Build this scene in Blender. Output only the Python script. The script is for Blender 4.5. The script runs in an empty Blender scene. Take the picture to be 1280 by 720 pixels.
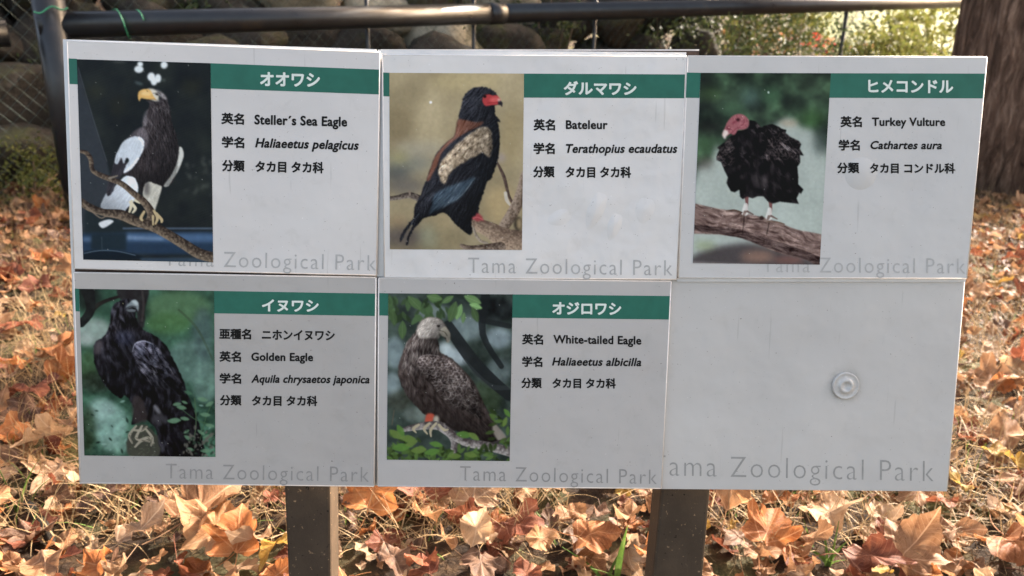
import bpy, math, random
import numpy as np
from mathutils import Vector, Matrix, noise as mnoise

random.seed(7)
rng = np.random.default_rng(11)
SC = bpy.context.scene
COL = SC.collection
R = math.radians

# ------------------------------------------------------------------ camera
F_PX = 930.0                      # focal length in photograph pixels (1280 wide)
TILT = R(11.5)                    # the sign leans back
GROUND = 0.0
BO = Vector((-0.45, 0.0, 0.323))  # lower left corner of the sign face
BX = Vector((1, 0, 0))
BN = Vector((0, math.cos(TILT), -math.sin(TILT)))   # into the sign
BU = Vector((0, math.sin(TILT), math.cos(TILT)))    # up the sign
def bw(x, d, z):
    """sign coordinates (right, depth behind face, up) -> world"""
    return BO + BX * x + BN * d + BU * z
def _rot(rx, ry, rz):
    return Matrix.Rotation(rz, 3, 'Z') @ Matrix.Rotation(ry, 3, 'Y') @ Matrix.Rotation(rx, 3, 'X')
_R = _rot(R(-6.5), R(-1.0), R(-1.32))
def _bdir(v): return (BX * v[0] + BN * v[1] + BU * v[2]).normalized()
CR = _bdir(_R.col[0]); CF = _bdir(_R.col[1]); CU = _bdir(_R.col[2])
CP = bw(0.417, -0.745, 0.294)
cam_d = bpy.data.cameras.new('camera')
cam = bpy.data.objects.new('camera', cam_d); COL.objects.link(cam)
m = Matrix((CR, CU, -CF)).transposed().to_4x4(); m.translation = CP
cam.matrix_world = m
cam_d.sensor_width = 36; cam_d.lens = 36 * F_PX / 1280
cam_d.clip_start = 0.02; cam_d.clip_end = 500
cam_d.dof.use_dof = True; cam_d.dof.focus_distance = 0.80; cam_d.dof.aperture_fstop = 8.0
cam_d.dof.aperture_blades = 0
SC.camera = cam

# ------------------------------------------------------------------ light
SUN_AZ, SUN_EL = R(50), R(32)     # azimuth clockwise from the view axis (+Y)
SC.world = bpy.data.worlds.new('World'); SC.world.use_nodes = True
wn = SC.world.node_tree; wn.nodes.clear()
sky = wn.nodes.new('ShaderNodeTexSky'); sky.sky_type = 'NISHITA'; sky.sun_disc = False
sky.air_density = 0.7; sky.dust_density = 5.0; sky.ozone_density = 0.0
sky.sun_elevation = SUN_EL; sky.sun_rotation = SUN_AZ
bg = wn.nodes.new('ShaderNodeBackground'); bg.inputs[1].default_value = 0.15
wo = wn.nodes.new('ShaderNodeOutputWorld')
tint = wn.nodes.new('ShaderNodeMix'); tint.data_type = 'RGBA'; tint.blend_type = 'MULTIPLY'; tint.inputs[0].default_value = 1
tint.inputs[7].default_value = (1.0, 0.85, 0.67, 1)      # daylight as a camera balanced for shade sees it
wn.links.new(sky.outputs[0], tint.inputs[6]); wn.links.new(tint.outputs[2], bg.inputs[0]); wn.links.new(bg.outputs[0], wo.inputs[0])
sd = bpy.data.lights.new('sun', 'SUN'); sd.energy = 3.4; sd.angle = R(0.5); sd.color = (1.0, 0.92, 0.82)
sun = bpy.data.objects.new('sun', sd); COL.objects.link(sun)
sdir = Vector((math.sin(SUN_AZ) * math.cos(SUN_EL), math.cos(SUN_AZ) * math.cos(SUN_EL), math.sin(SUN_EL)))
sun.rotation_euler = (-sdir).to_track_quat('-Z', 'Y').to_euler()
vs = SC.view_settings
vs.view_transform = 'Standard'; vs.look = 'None'; vs.exposure = 2.58; vs.gamma = 1; vs.use_curve_mapping = False

# ------------------------------------------------------------------ pixel helpers (turn a direction into a point on a plane)
def ray(px, py):
    return (CR * ((px - 640) / F_PX) + CF + CU * (-(py - 360) / F_PX)).normalized()
def bp(px, py, d=0.0):
    """photo pixel -> (x, z) in sign coordinates on the plane d behind the face"""
    r = ray(px, py); t = ((BO + BN * d) - CP).dot(BN) / r.dot(BN)
    q = CP + r * t - BO
    return q.dot(BX), q.dot(BU)
def on_ground(px, py, z=0.0):
    r = ray(px, py); t = (z - CP.z) / r.z
    return CP + r * t
def at_y(px, py, y):
    r = ray(px, py); return CP + r * ((y - CP.y) / r.y)
def to_px(p):
    q = Vector(p) - CP; d = q.dot(CF)
    return 640 + F_PX * q.dot(CR) / d, 360 - F_PX * q.dot(CU) / d

# ------------------------------------------------------------------ object helpers
def tag(o, label=None, cat=None, group=None, kind=None):
    if label: o['label'] = label
    if cat: o['category'] = cat
    if group: o['group'] = group
    if kind: o['kind'] = kind
    return o
def empty(name, loc, label, cat, group=None):
    o = bpy.data.objects.new(name, None); o.location = loc; o.empty_display_size = 0.05
    COL.objects.link(o); return tag(o, label, cat, group)
def link(name, me, mat=None, parent=None):
    """world-space mesh -> object; keeps its world place when parented to an unrotated empty"""
    if mat is not None and len(me.materials) == 0: me.materials.append(mat)
    o = bpy.data.objects.new(name, me); COL.objects.link(o)
    if parent is not None:
        o.parent = parent
        p = parent; off = Vector((0, 0, 0))
        while p is not None: off += p.location; p = p.parent
        o.location = -off
    return o
def mesh(name, V, Fc, smooth=False, mat=None):
    me = bpy.data.meshes.new(name)
    me.from_pydata([tuple(v) for v in V], [], [tuple(f) for f in Fc])
    if smooth: me.shade_smooth()
    if mat: me.materials.append(mat)
    me.validate(); me.update(); return me
class MB:
    def __init__(s): s.V = []; s.F = []
    def add(s, V, Fc):
        n = len(s.V); s.V += [Vector(v) for v in V]; s.F += [tuple(i + n for i in f) for f in Fc]
    def hexa(s, c):      # 8 corners: front 4 ccw, back 4
        s.add(c, [(0, 1, 2, 3), (7, 6, 5, 4), (0, 4, 5, 1), (1, 5, 6, 2), (2, 6, 7, 3), (3, 7, 4, 0)])
    def tube(s, pts, rad, n=8, cap=True):
        pts = [Vector(p) for p in pts]
        if not hasattr(rad, '__len__'): rad = [rad] * len(pts)
        base = len(s.V); up = Vector((0, 0, 1))
        for i, p in enumerate(pts):
            t = (pts[min(i + 1, len(pts) - 1)] - pts[max(i - 1, 0)]).normalized()
            if abs(t.dot(up)) > 0.95: u = t.cross(Vector((1, 0, 0))).normalized()
            else: u = t.cross(up).normalized()
            v = t.cross(u)
            for k in range(n):
                a = 2 * math.pi * k / n
                s.V.append(p + (u * math.cos(a) + v * math.sin(a)) * rad[i])
        for i in range(len(pts) - 1):
            for k in range(n):
                a = base + i * n + k; b = base + i * n + (k + 1) % n
                s.F.append((a, b, b + n, a + n))
        if cap:
            s.F.append(tuple(base + k for k in range(n))[::-1])
            s.F.append(tuple(base + (len(pts) - 1) * n + k for k in range(n)))
    def me(s, name, smooth=False, mat=None): return mesh(name, s.V, s.F, smooth, mat)

# ------------------------------------------------------------------ materials
def new_mat(name, rough=0.6, spec=0.5):
    mt = bpy.data.materials.new(name); mt.use_nodes = True
    nt = mt.node_tree; b = nt.nodes['Principled BSDF']
    b.inputs['Roughness'].default_value = rough
    b.inputs['Specular IOR Level'].default_value = spec
    return mt, nt, b
def ramp(nt, fac, stops, interp='LINEAR'):
    r = nt.nodes.new('ShaderNodeValToRGB'); r.color_ramp.interpolation = interp
    e = r.color_ramp.elements
    while len(e) > 1: e.remove(e[0])
    e[0].position = stops[0][0]; e[0].color = (*stops[0][1], 1)
    for p, c in stops[1:]:
        q = e.new(p); q.color = (*c, 1)
    nt.links.new(fac, r.inputs[0]); return r.outputs[0]
def noise(nt, scale, detail=4, rough=0.55, vec=None, dist=0.0):
    n = nt.nodes.new('ShaderNodeTexNoise'); n.inputs['Scale'].default_value = scale
    n.inputs['Detail'].default_value = detail; n.inputs['Roughness'].default_value = rough
    n.inputs['Distortion'].default_value = dist
    if vec is not None: nt.links.new(vec, n.inputs['Vector'])
    return n.outputs[0]
def geo_pos(nt): return nt.nodes.new('ShaderNodeNewGeometry').outputs['Position']
def obj_co(nt): return nt.nodes.new('ShaderNodeTexCoord').outputs['Object']
def bump(nt, b, h, strength=0.3, dist=0.002):
    n = nt.nodes.new('ShaderNodeBump'); n.inputs['Strength'].default_value = strength
    n.inputs['Distance'].default_value = dist
    nt.links.new(h, n.inputs['Height']); nt.links.new(n.outputs[0], b.inputs['Normal'])
def mix(nt, fac, a, b, mode='MIX'):
    n = nt.nodes.new('ShaderNodeMix'); n.data_type = 'RGBA'; n.blend_type = mode
    if hasattr(fac, 'links'): nt.links.new(fac, n.inputs[0])
    else: n.inputs[0].default_value = fac
    for i, c in ((6, a), (7, b)):
        if hasattr(c, 'links'): nt.links.new(c, n.inputs[i])
        else: n.inputs[i].default_value = (*c, 1)
    return n.outputs[2]
def math_n(nt, op, a, b=None, c=None):
    n = nt.nodes.new('ShaderNodeMath'); n.operation = op
    for i, v in enumerate((a, b, c)):
        if v is None: continue
        if hasattr(v, 'links'): nt.links.new(v, n.inputs[i])
        else: n.inputs[i].default_value = v
    return n.outputs[0]
def lin(c):
    c = np.asarray(c, float) / 255.0
    return np.where(c <= 0.04045, c / 12.92, ((c + 0.055) / 1.055) ** 2.4)

def panel_mat(name, base, wear=1.0, warp=0.5):
    mt, nt, b = new_mat(name, 0.42, 0.45)
    P = geo_pos(nt)
    big = ramp(nt, noise(nt, 7, 3, 0.5, P), [(0.3, (0.94, 0.94, 0.945)), (0.7, (1.04, 1.035, 1.03))])
    mid = ramp(nt, noise(nt, 55, 5, 0.65, P, 0.6), [(0.30, (0.95, 0.95, 0.945)), (0.42, (1, 1, 1)), (1, (1.0, 1.0, 1.0))])
    speck = ramp(nt, noise(nt, 520, 2, 0.5, P), [(0.0, (0.2, 0.17, 0.15)), (0.245, (0.4, 0.37, 0.35)), (0.265, (1, 1, 1)), (0.755, (1, 1, 1)), (0.775, (1.3, 1.3, 1.3))])
    # long faint scratches: stretched noise
    mp = nt.nodes.new('ShaderNodeMapping'); mp.inputs['Scale'].default_value = (260, 40, 9); mp.inputs['Rotation'].default_value = (0, R(28), 0)
    nt.links.new(P, mp.inputs[0])
    scr = ramp(nt, noise(nt, 1.0, 2, 0.5, mp.outputs[0]), [(0.25, (0.70, 0.70, 0.69)), (0.29, (1, 1, 1))])
    c = mix(nt, 1.0, base, big, 'MULTIPLY')
    c = mix(nt, wear, c, mid, 'MULTIPLY'); c = mix(nt, 1.0, c, speck, 'MULTIPLY'); c = mix(nt, 0.5 * wear, c, scr, 'MULTIPLY')
    nt.links.new(c, b.inputs['Base Color'])
    rr = math_n(nt, 'MULTIPLY_ADD', noise(nt, 30, 4, 0.6, P), 0.35, 0.25); nt.links.new(rr, b.inputs['Roughness'])
    bump(nt, b, math_n(nt, 'ADD', noise(nt, 14, 3, 0.5, P), math_n(nt, 'MULTIPLY', noise(nt, 38, 2, 0.5, P, 0.8), 0.07)), warp, 0.006)
    return mt
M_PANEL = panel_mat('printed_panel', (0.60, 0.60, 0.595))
M_PANELS = [M_PANEL, panel_mat('printed_panel_light', (0.65, 0.655, 0.65), 1.0, 1.0), panel_mat('printed_panel_mid', (0.52, 0.53, 0.53)),
            panel_mat('printed_panel_dark', (0.385, 0.38, 0.37)), panel_mat('printed_panel_dull', (0.43, 0.427, 0.42))]  # panel age and the upper row's sky sheen both put into base tones
M_BARE = panel_mat('bare_panel', (0.485, 0.487, 0.478), 0.8)
def simple(name, c, rough=0.5, spec=0.5, metal=0.0, var=0.12, scale=40):
    mt, nt, b = new_mat(name, rough, spec); b.inputs['Metallic'].default_value = metal
    P = geo_pos(nt)
    n = ramp(nt, noise(nt, scale, 4, 0.6, P), [(0.3, (1 - var,) * 3), (0.7, (1 + var,) * 3)])
    nt.links.new(mix(nt, 1.0, c, n, 'MULTIPLY'), b.inputs['Base Color']); return mt
M_EDGE = simple('panel_edge', (0.72, 0.69, 0.66), 0.45, 0.5, 0.0, 0.1, 90)
M_FRAME = simple('aluminium_frame', (0.50, 0.51, 0.52), 0.38, 0.5, 0.35, 0.08, 30)
M_GREEN = simple('green_print', (0.016, 0.125, 0.090), 0.45, 0.25, 0, 0.10, 60)
M_BLACK = simple('black_print', (0.006, 0.006, 0.006), 0.5, 0.15, 0, 0.1)
M_WHITE = simple('white_print', (0.66, 0.74, 0.70), 0.4, 0.4, 0, 0.05)
M_GREY = simple('grey_print', (0.38, 0.39, 0.39), 0.45, 0.4, 0, 0.12, 150)
M_GREYD = simple('grey_print_dull', (0.265, 0.265, 0.26), 0.45, 0.4, 0, 0.12, 150)
M_GREYB = simple('grey_print_faded', (0.28, 0.285, 0.28), 0.45, 0.4, 0, 0.12, 150)
M_RUBBER = simple('dark_gap_board', (0.05, 0.035, 0.03), 0.8, 0.2, 0, 0.3, 200)
M_CAP = simple('clear_plastic_cap', (0.46, 0.46, 0.45), 0.25, 0.6, 0, 0.10, 300)

def post_mat():
    mt, nt, b = new_mat('painted_post', 0.6, 0.25)
    P = geo_pos(nt)
    c = mix(nt, 1.0, (0.052, 0.037, 0.025), ramp(nt, noise(nt, 25, 5, 0.6, P), [(0.3, (0.75, 0.75, 0.75)), (0.7, (1.2, 1.2, 1.2))]), 'MULTIPLY')
    sp = ramp(nt, noise(nt, 210, 3, 0.6, P), [(0.29, (0.1, 0.1, 0.1)), (0.33, (1, 1, 1)), (0.66, (1, 1, 1)), (0.72, (4.2, 4.0, 3.6))])
    c = mix(nt, 1.0, c, sp, 'MULTIPLY'); nt.links.new(c, b.inputs['Base Color'])
    bump(nt, b, noise(nt, 300, 3, 0.6, P), 0.25, 0.001); return mt
M_POST = post_mat()
def rail_mat():
    mt, nt, b = new_mat('black_painted_steel', 0.4, 0.5); P = geo_pos(nt)
    c = ramp(nt, noise(nt, 9, 5, 0.65, P), [(0.25, (0.006, 0.007, 0.009)), (0.6, (0.013, 0.015, 0.019)), (0.8, (0.04, 0.03, 0.022))])
    nt.links.new(c, b.inputs['Base Color'])
    nt.links.new(math_n(nt, 'MULTIPLY_ADD', noise(nt, 14, 4, 0.6, P), 0.4, 0.15), b.inputs['Roughness']); return mt
M_RAIL = rail_mat()
M_WIRE = simple('fence_wire', (0.035, 0.055, 0.045), 0.45, 0.5, 0.3, 0.2)
M_CORD = simple('green_cord', (0.03, 0.22, 0.12), 0.5)

def ground_mat():
    mt, nt, b = new_mat('leaf_littered_soil', 0.9, 0.2); P = geo_pos(nt)
    a = ramp(nt, noise(nt, 22, 8, 0.7, P, 0.4), [(0.30, (0.012, 0.008, 0.006)), (0.48, (0.035, 0.022, 0.014)), (0.62, (0.09, 0.055, 0.03)), (0.8, (0.2, 0.14, 0.08))])
    g = ramp(nt, noise(nt, 3.0, 4, 0.6, P), [(0.5, (0, 0, 0)), (0.68, (1, 1, 1))])
    c = mix(nt, g, a, (0.12, 0.12, 0.05)); nt.links.new(c, b.inputs['Base Color'])
    bump(nt, b, noise(nt, 70, 6, 0.7, P), 0.9, 0.02); return mt
M_SOIL = ground_mat()
def lawn_mat():
    mt, nt, b = new_mat('sunlit_lawn', 0.8, 0.2); P = geo_pos(nt)
    c = ramp(nt, noise(nt, 5, 8, 0.7, P, 0.4), [(0.3, (0.03, 0.045, 0.015)), (0.5, (0.10, 0.13, 0.03)), (0.7, (0.22, 0.20, 0.07))])
    nt.links.new(c, b.inputs['Base Color']); bump(nt, b, noise(nt, 40, 6, 0.7, P), 0.9, 0.03); return mt
M_LAWN = lawn_mat()
def stone_mat(name, dark, light):
    mt, nt, b = new_mat(name, 0.85, 0.25); P = geo_pos(nt)
    c = ramp(nt, noise(nt, 9, 9, 0.7, P, 0.5), [(0.28, dark), (0.5, tuple((x + y) / 2 for x, y in zip(dark, light))), (0.75, light)])
    mo = ramp(nt, noise(nt, 4, 5, 0.7, P), [(0.52, (0, 0, 0)), (0.66, (1, 1, 1))])
    c = mix(nt, mo, c, (0.055, 0.06, 0.025)); nt.links.new(c, b.inputs['Base Color'])
    bump(nt, b, noise(nt, 30, 8, 0.7, P), 0.8, 0.03); return mt
M_STONE_D = stone_mat('dark_mossy_stone', (0.010, 0.009, 0.007), (0.060, 0.050, 0.040))
M_STONE_L = stone_mat('pale_stone', (0.24, 0.21, 0.15), (0.50, 0.45, 0.34))
def bark_mat():
    mt, nt, b = new_mat('rough_bark', 0.9, 0.2); P = geo_pos(nt)
    mp = nt.nodes.new('ShaderNodeMapping'); mp.inputs['Scale'].default_value = (26, 26, 5); nt.links.new(P, mp.inputs[0])
    n = noise(nt, 1.0, 9, 0.7, mp.outputs[0], 0.8)
    c = ramp(nt, n, [(0.3, (0.016, 0.010, 0.007)), (0.5, (0.16, 0.10, 0.07)), (0.68, (0.42, 0.29, 0.21))])
    nt.links.new(c, b.inputs['Base Color']); bump(nt, b, n, 1.0, 0.06); return mt
M_BARK = bark_mat()

def leaf_mat(name, dark, mid, light, transl=0.35, veins=True):
    mt = bpy.data.materials.new(name); mt.use_nodes = True; nt = mt.node_tree
    b = nt.nodes['Principled BSDF']; out = nt.nodes['Material Output']
    b.inputs['Roughness'].default_value = 0.6; b.inputs['Specular IOR Level'].default_value = 0.25
    P = geo_pos(nt)
    oi = nt.nodes.new('ShaderNodeObjectInfo').outputs['Random']
    n = noise(nt, 38, 7, 0.68, P, 0.7)
    c = ramp(nt, n, [(0.28, dark), (0.46, mid), (0.70, light)])
    spots = ramp(nt, noise(nt, 260, 3, 0.6, P), [(0.28, (0.35, 0.28, 0.22)), (0.36, (1, 1, 1))])
    c = mix(nt, 0.8, c, spots, 'MULTIPLY')
    tone = ramp(nt, oi, [(0, (0.78, 0.74, 0.74)), (0.5, (1.0, 1.0, 1.0)), (1, (1.18, 1.14, 1.05))])
    c = mix(nt, 1.0, c, tone, 'MULTIPLY')
    if veins:
        uv = nt.nodes.new('ShaderNodeUVMap').outputs[0]
        sx = nt.nodes.new('ShaderNodeSeparateXYZ'); nt.links.new(uv, sx.inputs[0])
        x = math_n(nt, 'SUBTRACT', sx.outputs[0], 0.5); y = sx.outputs[1]
        r = math_n(nt, 'SQRT', math_n(nt, 'ADD', math_n(nt, 'MULTIPLY', x, x), math_n(nt, 'MULTIPLY', y, y)))
        a = math_n(nt, 'ARCTAN2', x, y)
        w = math_n(nt, 'ABSOLUTE', math_n(nt, 'WRAP', a, 0.39, -0.39))
        dmain = math_n(nt, 'MULTIPLY', w, r)
        main = math_n(nt, 'LESS_THAN', dmain, 0.011)
        # side veins slanting off the main ones
        ph = math_n(nt, 'SUBTRACT', math_n(nt, 'MULTIPLY', r, 11.0), math_n(nt, 'MULTIPLY', w, 7.0))
        sec = math_n(nt, 'LESS_THAN', math_n(nt, 'ABSOLUTE', math_n(nt, 'SUBTRACT', math_n(nt, 'FRACT', ph), 0.5)), 0.055)
        vv = math_n(nt, 'MAXIMUM', main, math_n(nt, 'MULTIPLY', sec, 0.5))
        c = mix(nt, math_n(nt, 'MULTIPLY', vv, 0.55), c, tuple(min(1, l * 1.25 + 0.05) for l in light))
        bump(nt, b, math_n(nt, 'ADD', math_n(nt, 'MULTIPLY', vv, 0.6), n), 0.7, 0.003)
    nt.links.new(c, b.inputs['Base Color'])
    tr = nt.nodes.new('ShaderNodeBsdfTranslucent'); nt.links.new(c, tr.inputs[0])
    ms = nt.nodes.new('ShaderNodeMixShader'); ms.inputs[0].default_value = transl
    nt.links.new(b.outputs[0], ms.inputs[1]); nt.links.new(tr.outputs[0], ms.inputs[2]); nt.links.new(ms.outputs[0], out.inputs[0])
    return mt
LEAFC = {
    'tan':    leaf_mat('tan_leaf', (0.162, 0.072, 0.034), (0.287, 0.150, 0.074), (0.387, 0.233, 0.128)),
    'orange': leaf_mat('orange_leaf', (0.174, 0.050, 0.015), (0.312, 0.111, 0.037), (0.399, 0.188, 0.074)),
    'rust red': leaf_mat('rust_leaf', (0.069, 0.018, 0.009), (0.156, 0.047, 0.025), (0.250, 0.100, 0.054)),
    'pale beige': leaf_mat('beige_leaf', (0.250, 0.150, 0.084), (0.362, 0.233, 0.139), (0.437, 0.311, 0.207)),
    'dark brown': leaf_mat('brown_leaf', (0.034, 0.015, 0.009), (0.087, 0.045, 0.028), (0.162, 0.094, 0.059), 0.2),
    'yellow': leaf_mat('yellow_leaf', (0.212, 0.111, 0.020), (0.350, 0.211, 0.045), (0.424, 0.288, 0.089)),
}
M_STRAW = leaf_mat('dry_grass_straw', (0.162, 0.100, 0.045), (0.287, 0.200, 0.099), (0.412, 0.305, 0.178), 0.25, False)
M_GRASS = leaf_mat('green_grass', (0.04, 0.08, 0.02), (0.09, 0.16, 0.03), (0.18, 0.26, 0.07), 0.35, False)
M_BUSH = leaf_mat('dark_bush_leaf', (0.020, 0.032, 0.012), (0.045, 0.065, 0.025), (0.10, 0.12, 0.045), 0.3, False)
M_BUSHL = leaf_mat('light_bush_leaf', (0.04, 0.06, 0.018), (0.10, 0.12, 0.03), (0.24, 0.22, 0.07), 0.4, False)
M_TWIG = simple('twig', (0.16, 0.11, 0.07), 0.8, 0.2, 0, 0.3, 80)
M_FLOWER = leaf_mat('red_petal', (0.30, 0.02, 0.02), (0.48, 0.06, 0.04), (0.6, 0.14, 0.1), 0.3, False)

# ------------------------------------------------------------------ the printed bird photographs: painted as arrays, laid down as coloured print meshes
def catmull(P, closed=True, n=6):
    P = np.asarray(P, float); N = len(P); out = []
    rngi = range(N) if closed else range(N - 1)
    for i in rngi:
        if closed: p0, p1, p2, p3 = P[i - 1], P[i], P[(i + 1) % N], P[(i + 2) % N]
        else: p0, p1, p2, p3 = P[max(i - 1, 0)], P[i], P[i + 1], P[min(i + 2, N - 1)]
        for k in range(n):
            t = k / n
            out.append(0.5 * ((2 * p1) + (-p0 + p2) * t + (2 * p0 - 5 * p1 + 4 * p2 - p3) * t * t + (-p0 + 3 * p1 - 3 * p2 + p3) * t ** 3))
    if not closed: out.append(P[-1])
    return np.array(out)
class Print:
    """a small raster, S samples per photograph pixel; coordinates go through T = (x0, y0, zoom)"""
    S = 2.4
    def __init__(s, x0, y0, x1, y1, T, base):
        s.x0, s.y0 = x0, y0; s.w = int((x1 - x0) * s.S); s.h = int((y1 - y0) * s.S); s.T = T
        s.A = np.ones((s.h, s.w, 3)) * np.array(base, float)
        s.rg = np.random.default_rng(int(x0 + y0))
    def co(s, P):
        P = np.asarray(P, float).reshape(-1, 2)
        return (P / s.T[2] + np.array(s.T[:2]) - np.array([s.x0, s.y0])) * s.S
    def k(s, r): return r / s.T[2] * s.S
    def noise(s, cell, octv=3, ax=1.0, seed=None):
        """value noise 0..1; cell in zoom units, ax stretches along y"""
        out = np.zeros((s.h, s.w)); amp = 1; tot = 0; c = max(1.5, s.k(cell))
        for o in range(octv):
            gy = int(s.h / (c * ax)) + 4; gx = int(s.w / c) + 4
            G = s.rg.random((gy, gx)); yy = np.arange(s.h) / (c * ax); xx = np.arange(s.w) / c
            yi = yy.astype(int); xi = xx.astype(int); fy = (yy - yi); fx = (xx - xi)
            fy = fy * fy * (3 - 2 * fy); fx = fx * fx * (3 - 2 * fx); fy = fy[:, None]; fx = fx[None]
            a = G[yi][:, xi]; b = G[yi][:, xi + 1]; cc = G[yi + 1][:, xi]; d = G[yi + 1][:, xi + 1]
            out += amp * ((a * (1 - fx) + b * fx) * (1 - fy) + (cc * (1 - fx) + d * fx) * fy)
            tot += amp; amp *= 0.55; c = max(1.5, c / 2)
        return out / tot
    def put(s, mask, col, y0=0, x0=0):
        h, w = mask.shape; sub = s.A[y0:y0 + h, x0:x0 + w]
        sub[:] = sub * (1 - mask[..., None]) + np.asarray(col, float) * mask[..., None]
    def mask(s, P, smooth=True, soft=1.0, jag=0):
        Q = s.co(P)
        if smooth: Q = catmull(Q)
        if jag:
            Q = Q + s.rg.normal(0, s.k(jag), Q.shape)
        pad = 2 + int(soft * 2)
        xa = max(0, int(Q[:, 0].min()) - pad); xb = min(s.w, int(Q[:, 0].max()) + pad)
        ya = max(0, int(Q[:, 1].min()) - pad); yb = min(s.h, int(Q[:, 1].max()) + pad)
        if xb <= xa or yb <= ya: return np.zeros((1, 1)), 0, 0
        Y, X = np.mgrid[ya:yb, xa:xb] + 0.5; ins = np.zeros(X.shape, bool)
        for (ax, ay), (bx, by) in zip(Q, np.roll(Q, -1, 0)):
            if ay == by: continue
            r0 = max(ya, int(min(ay, by)) - 1) - ya; r1 = min(yb, int(max(ay, by)) + 2) - ya
            if r1 <= r0: continue
            Ys = Y[r0:r1]; c = ((ay > Ys) != (by > Ys)) & (X[r0:r1] < (bx - ax) * (Ys - ay) / (by - ay) + ax)
            ins[r0:r1] ^= c
        return s.blur(ins.astype(float), soft), ya, xa
    @staticmethod
    def blur(M, r):
        r = int(round(r))
        if r < 1: return M
        k = 2 * r + 1
        for _ in range(2):
            for axis in (0, 1):
                pd = [(0, 0)] * M.ndim; pd[axis] = (r + 1, r)
                C = np.cumsum(np.pad(M, pd, mode='edge'), axis=axis)
                M = (np.take(C, range(k, C.shape[axis]), axis) - np.take(C, range(0, C.shape[axis] - k), axis)) / k
        return M
    def blob(s, P, col, soft=1.0, a=1.0, smooth=True, jag=0):
        m, y, x = s.mask(P, smooth, soft, jag); s.put(m * a, col, y, x); return m, y, x
    def oval(s, cx, cy, rx, ry, col, soft=1.0, a=1.0, rot=0):
        t = np.linspace(0, 2 * np.pi, 20, endpoint=False); X = rx * np.cos(t); Y = ry * np.sin(t)
        s.blob(np.stack([cx + X * math.cos(rot) - Y * math.sin(rot), cy + X * math.sin(rot) + Y * math.cos(rot)], 1), col, soft, a, False)
    def line(s, P, w, col, a=1.0, smooth=True, clip=None, tex=None):
        Q = s.co(P)
        if smooth and len(Q) > 2: Q = catmull(Q, False, 4)
        W = np.interp(np.linspace(0, 1, len(Q)), np.linspace(0, 1, len(w)), [s.k(v) / 2 for v in w]) if hasattr(w, '__len__') else np.full(len(Q), s.k(w) / 2)
        pad = W.max() + 2
        xa = max(0, int(Q[:, 0].min() - pad)); xb = min(s.w, int(Q[:, 0].max() + pad) + 1)
        ya = max(0, int(Q[:, 1].min() - pad)); yb = min(s.h, int(Q[:, 1].max() + pad) + 1)
        if xb <= xa or yb <= ya: return
        Y, X = np.mgrid[ya:yb, xa:xb] + 0.5; D = np.full(X.shape, -9.0); SD = np.zeros(X.shape)
        for i in range(len(Q) - 1):
            d = Q[i + 1] - Q[i]; L = max(1e-6, d @ d)
            t = np.clip(((X - Q[i, 0]) * d[0] + (Y - Q[i, 1]) * d[1]) / L, 0, 1)
            dist = np.hypot(X - Q[i, 0] - t * d[0], Y - Q[i, 1] - t * d[1])
            ww = W[i] + (W[i + 1] - W[i]) * t
            side = ((X - Q[i, 0]) * d[1] - (Y - Q[i, 1]) * d[0]) / math.sqrt(L) / np.maximum(ww, 0.5)
            v = ww - dist; up = v > D; D = np.where(up, v, D); SD = np.where(up, side, SD)
        mk = np.clip(D + 0.5, 0, 1) * a
        if clip is not None: mk = mk * clip[ya:yb, xa:xb]
        if tex is not None:            # bark: light top side, streaks
            n = s.noise(9, 3)[ya:yb, xa:xb]
            light = np.clip(0.5 + 0.45 * SD * tex[1] + (n - 0.5) * 1.5, 0, 1)[..., None]
            c = np.asarray(col) * (1 - light) + np.asarray(tex[0]) * light
            sub = s.A[ya:yb, xa:xb]; sub[:] = sub * (1 - mk[..., None]) + c * mk[..., None]
        else: s.put(mk, col, ya, xa)
    def full(s, m):
        M = np.zeros((s.h, s.w)); M[m[1]:m[1] + m[0].shape[0], m[2]:m[2] + m[0].shape[1]] = m[0]; return M
    def streaks(s, clip, box, n, length, ang, cols, w=2.0, a=0.6, spread=0.25, curve=0.0):
        """feather strokes inside a mask"""
        x0, y0, x1, y1 = box
        for _ in range(n):
            x = s.rg.uniform(x0, x1); y = s.rg.uniform(y0, y1)
            an = ang(x, y) if callable(ang) else ang
            an += s.rg.normal(0, spread); L = length * s.rg.uniform(0.6, 1.3)
            dx, dy = math.cos(an), math.sin(an)
            P = [(x, y), (x + dx * L / 2 - dy * L * curve, y + dy * L / 2 + dx * L * curve), (x + dx * L, y + dy * L)]
            s.line(P, [w * 0.5, w, w * 0.3], cols[s.rg.integers(len(cols))], a * .62, False, clip)
    def scales(s, clip, box, step, r, ang, edge, fill, a=0.7, w=1.6):
        """rows of overlapping feather tips"""
        x0, y0, x1, y1 = box; y = y0; row = 0
        while y < y1:
            x = x0 + (row % 2) * step / 2
            while x < x1:
                jx = x + s.rg.normal(0, step * 0.12); jy = y + s.rg.normal(0, step * 0.12); t = np.linspace(-1.25, 1.25, 6) + ang
                P = np.stack([jx + r * np.cos(t), jy + r * np.sin(t)], 1)
                s.line(P, w, edge, a * s.rg.uniform(0.2, .95), False, clip)
                x += step
            y += step * 0.62; row += 1
    def blur_in(s, M, r):
        B = s.blur(s.A, r); s.A = s.A * (1 - M[..., None]) + B * M[..., None]
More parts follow.
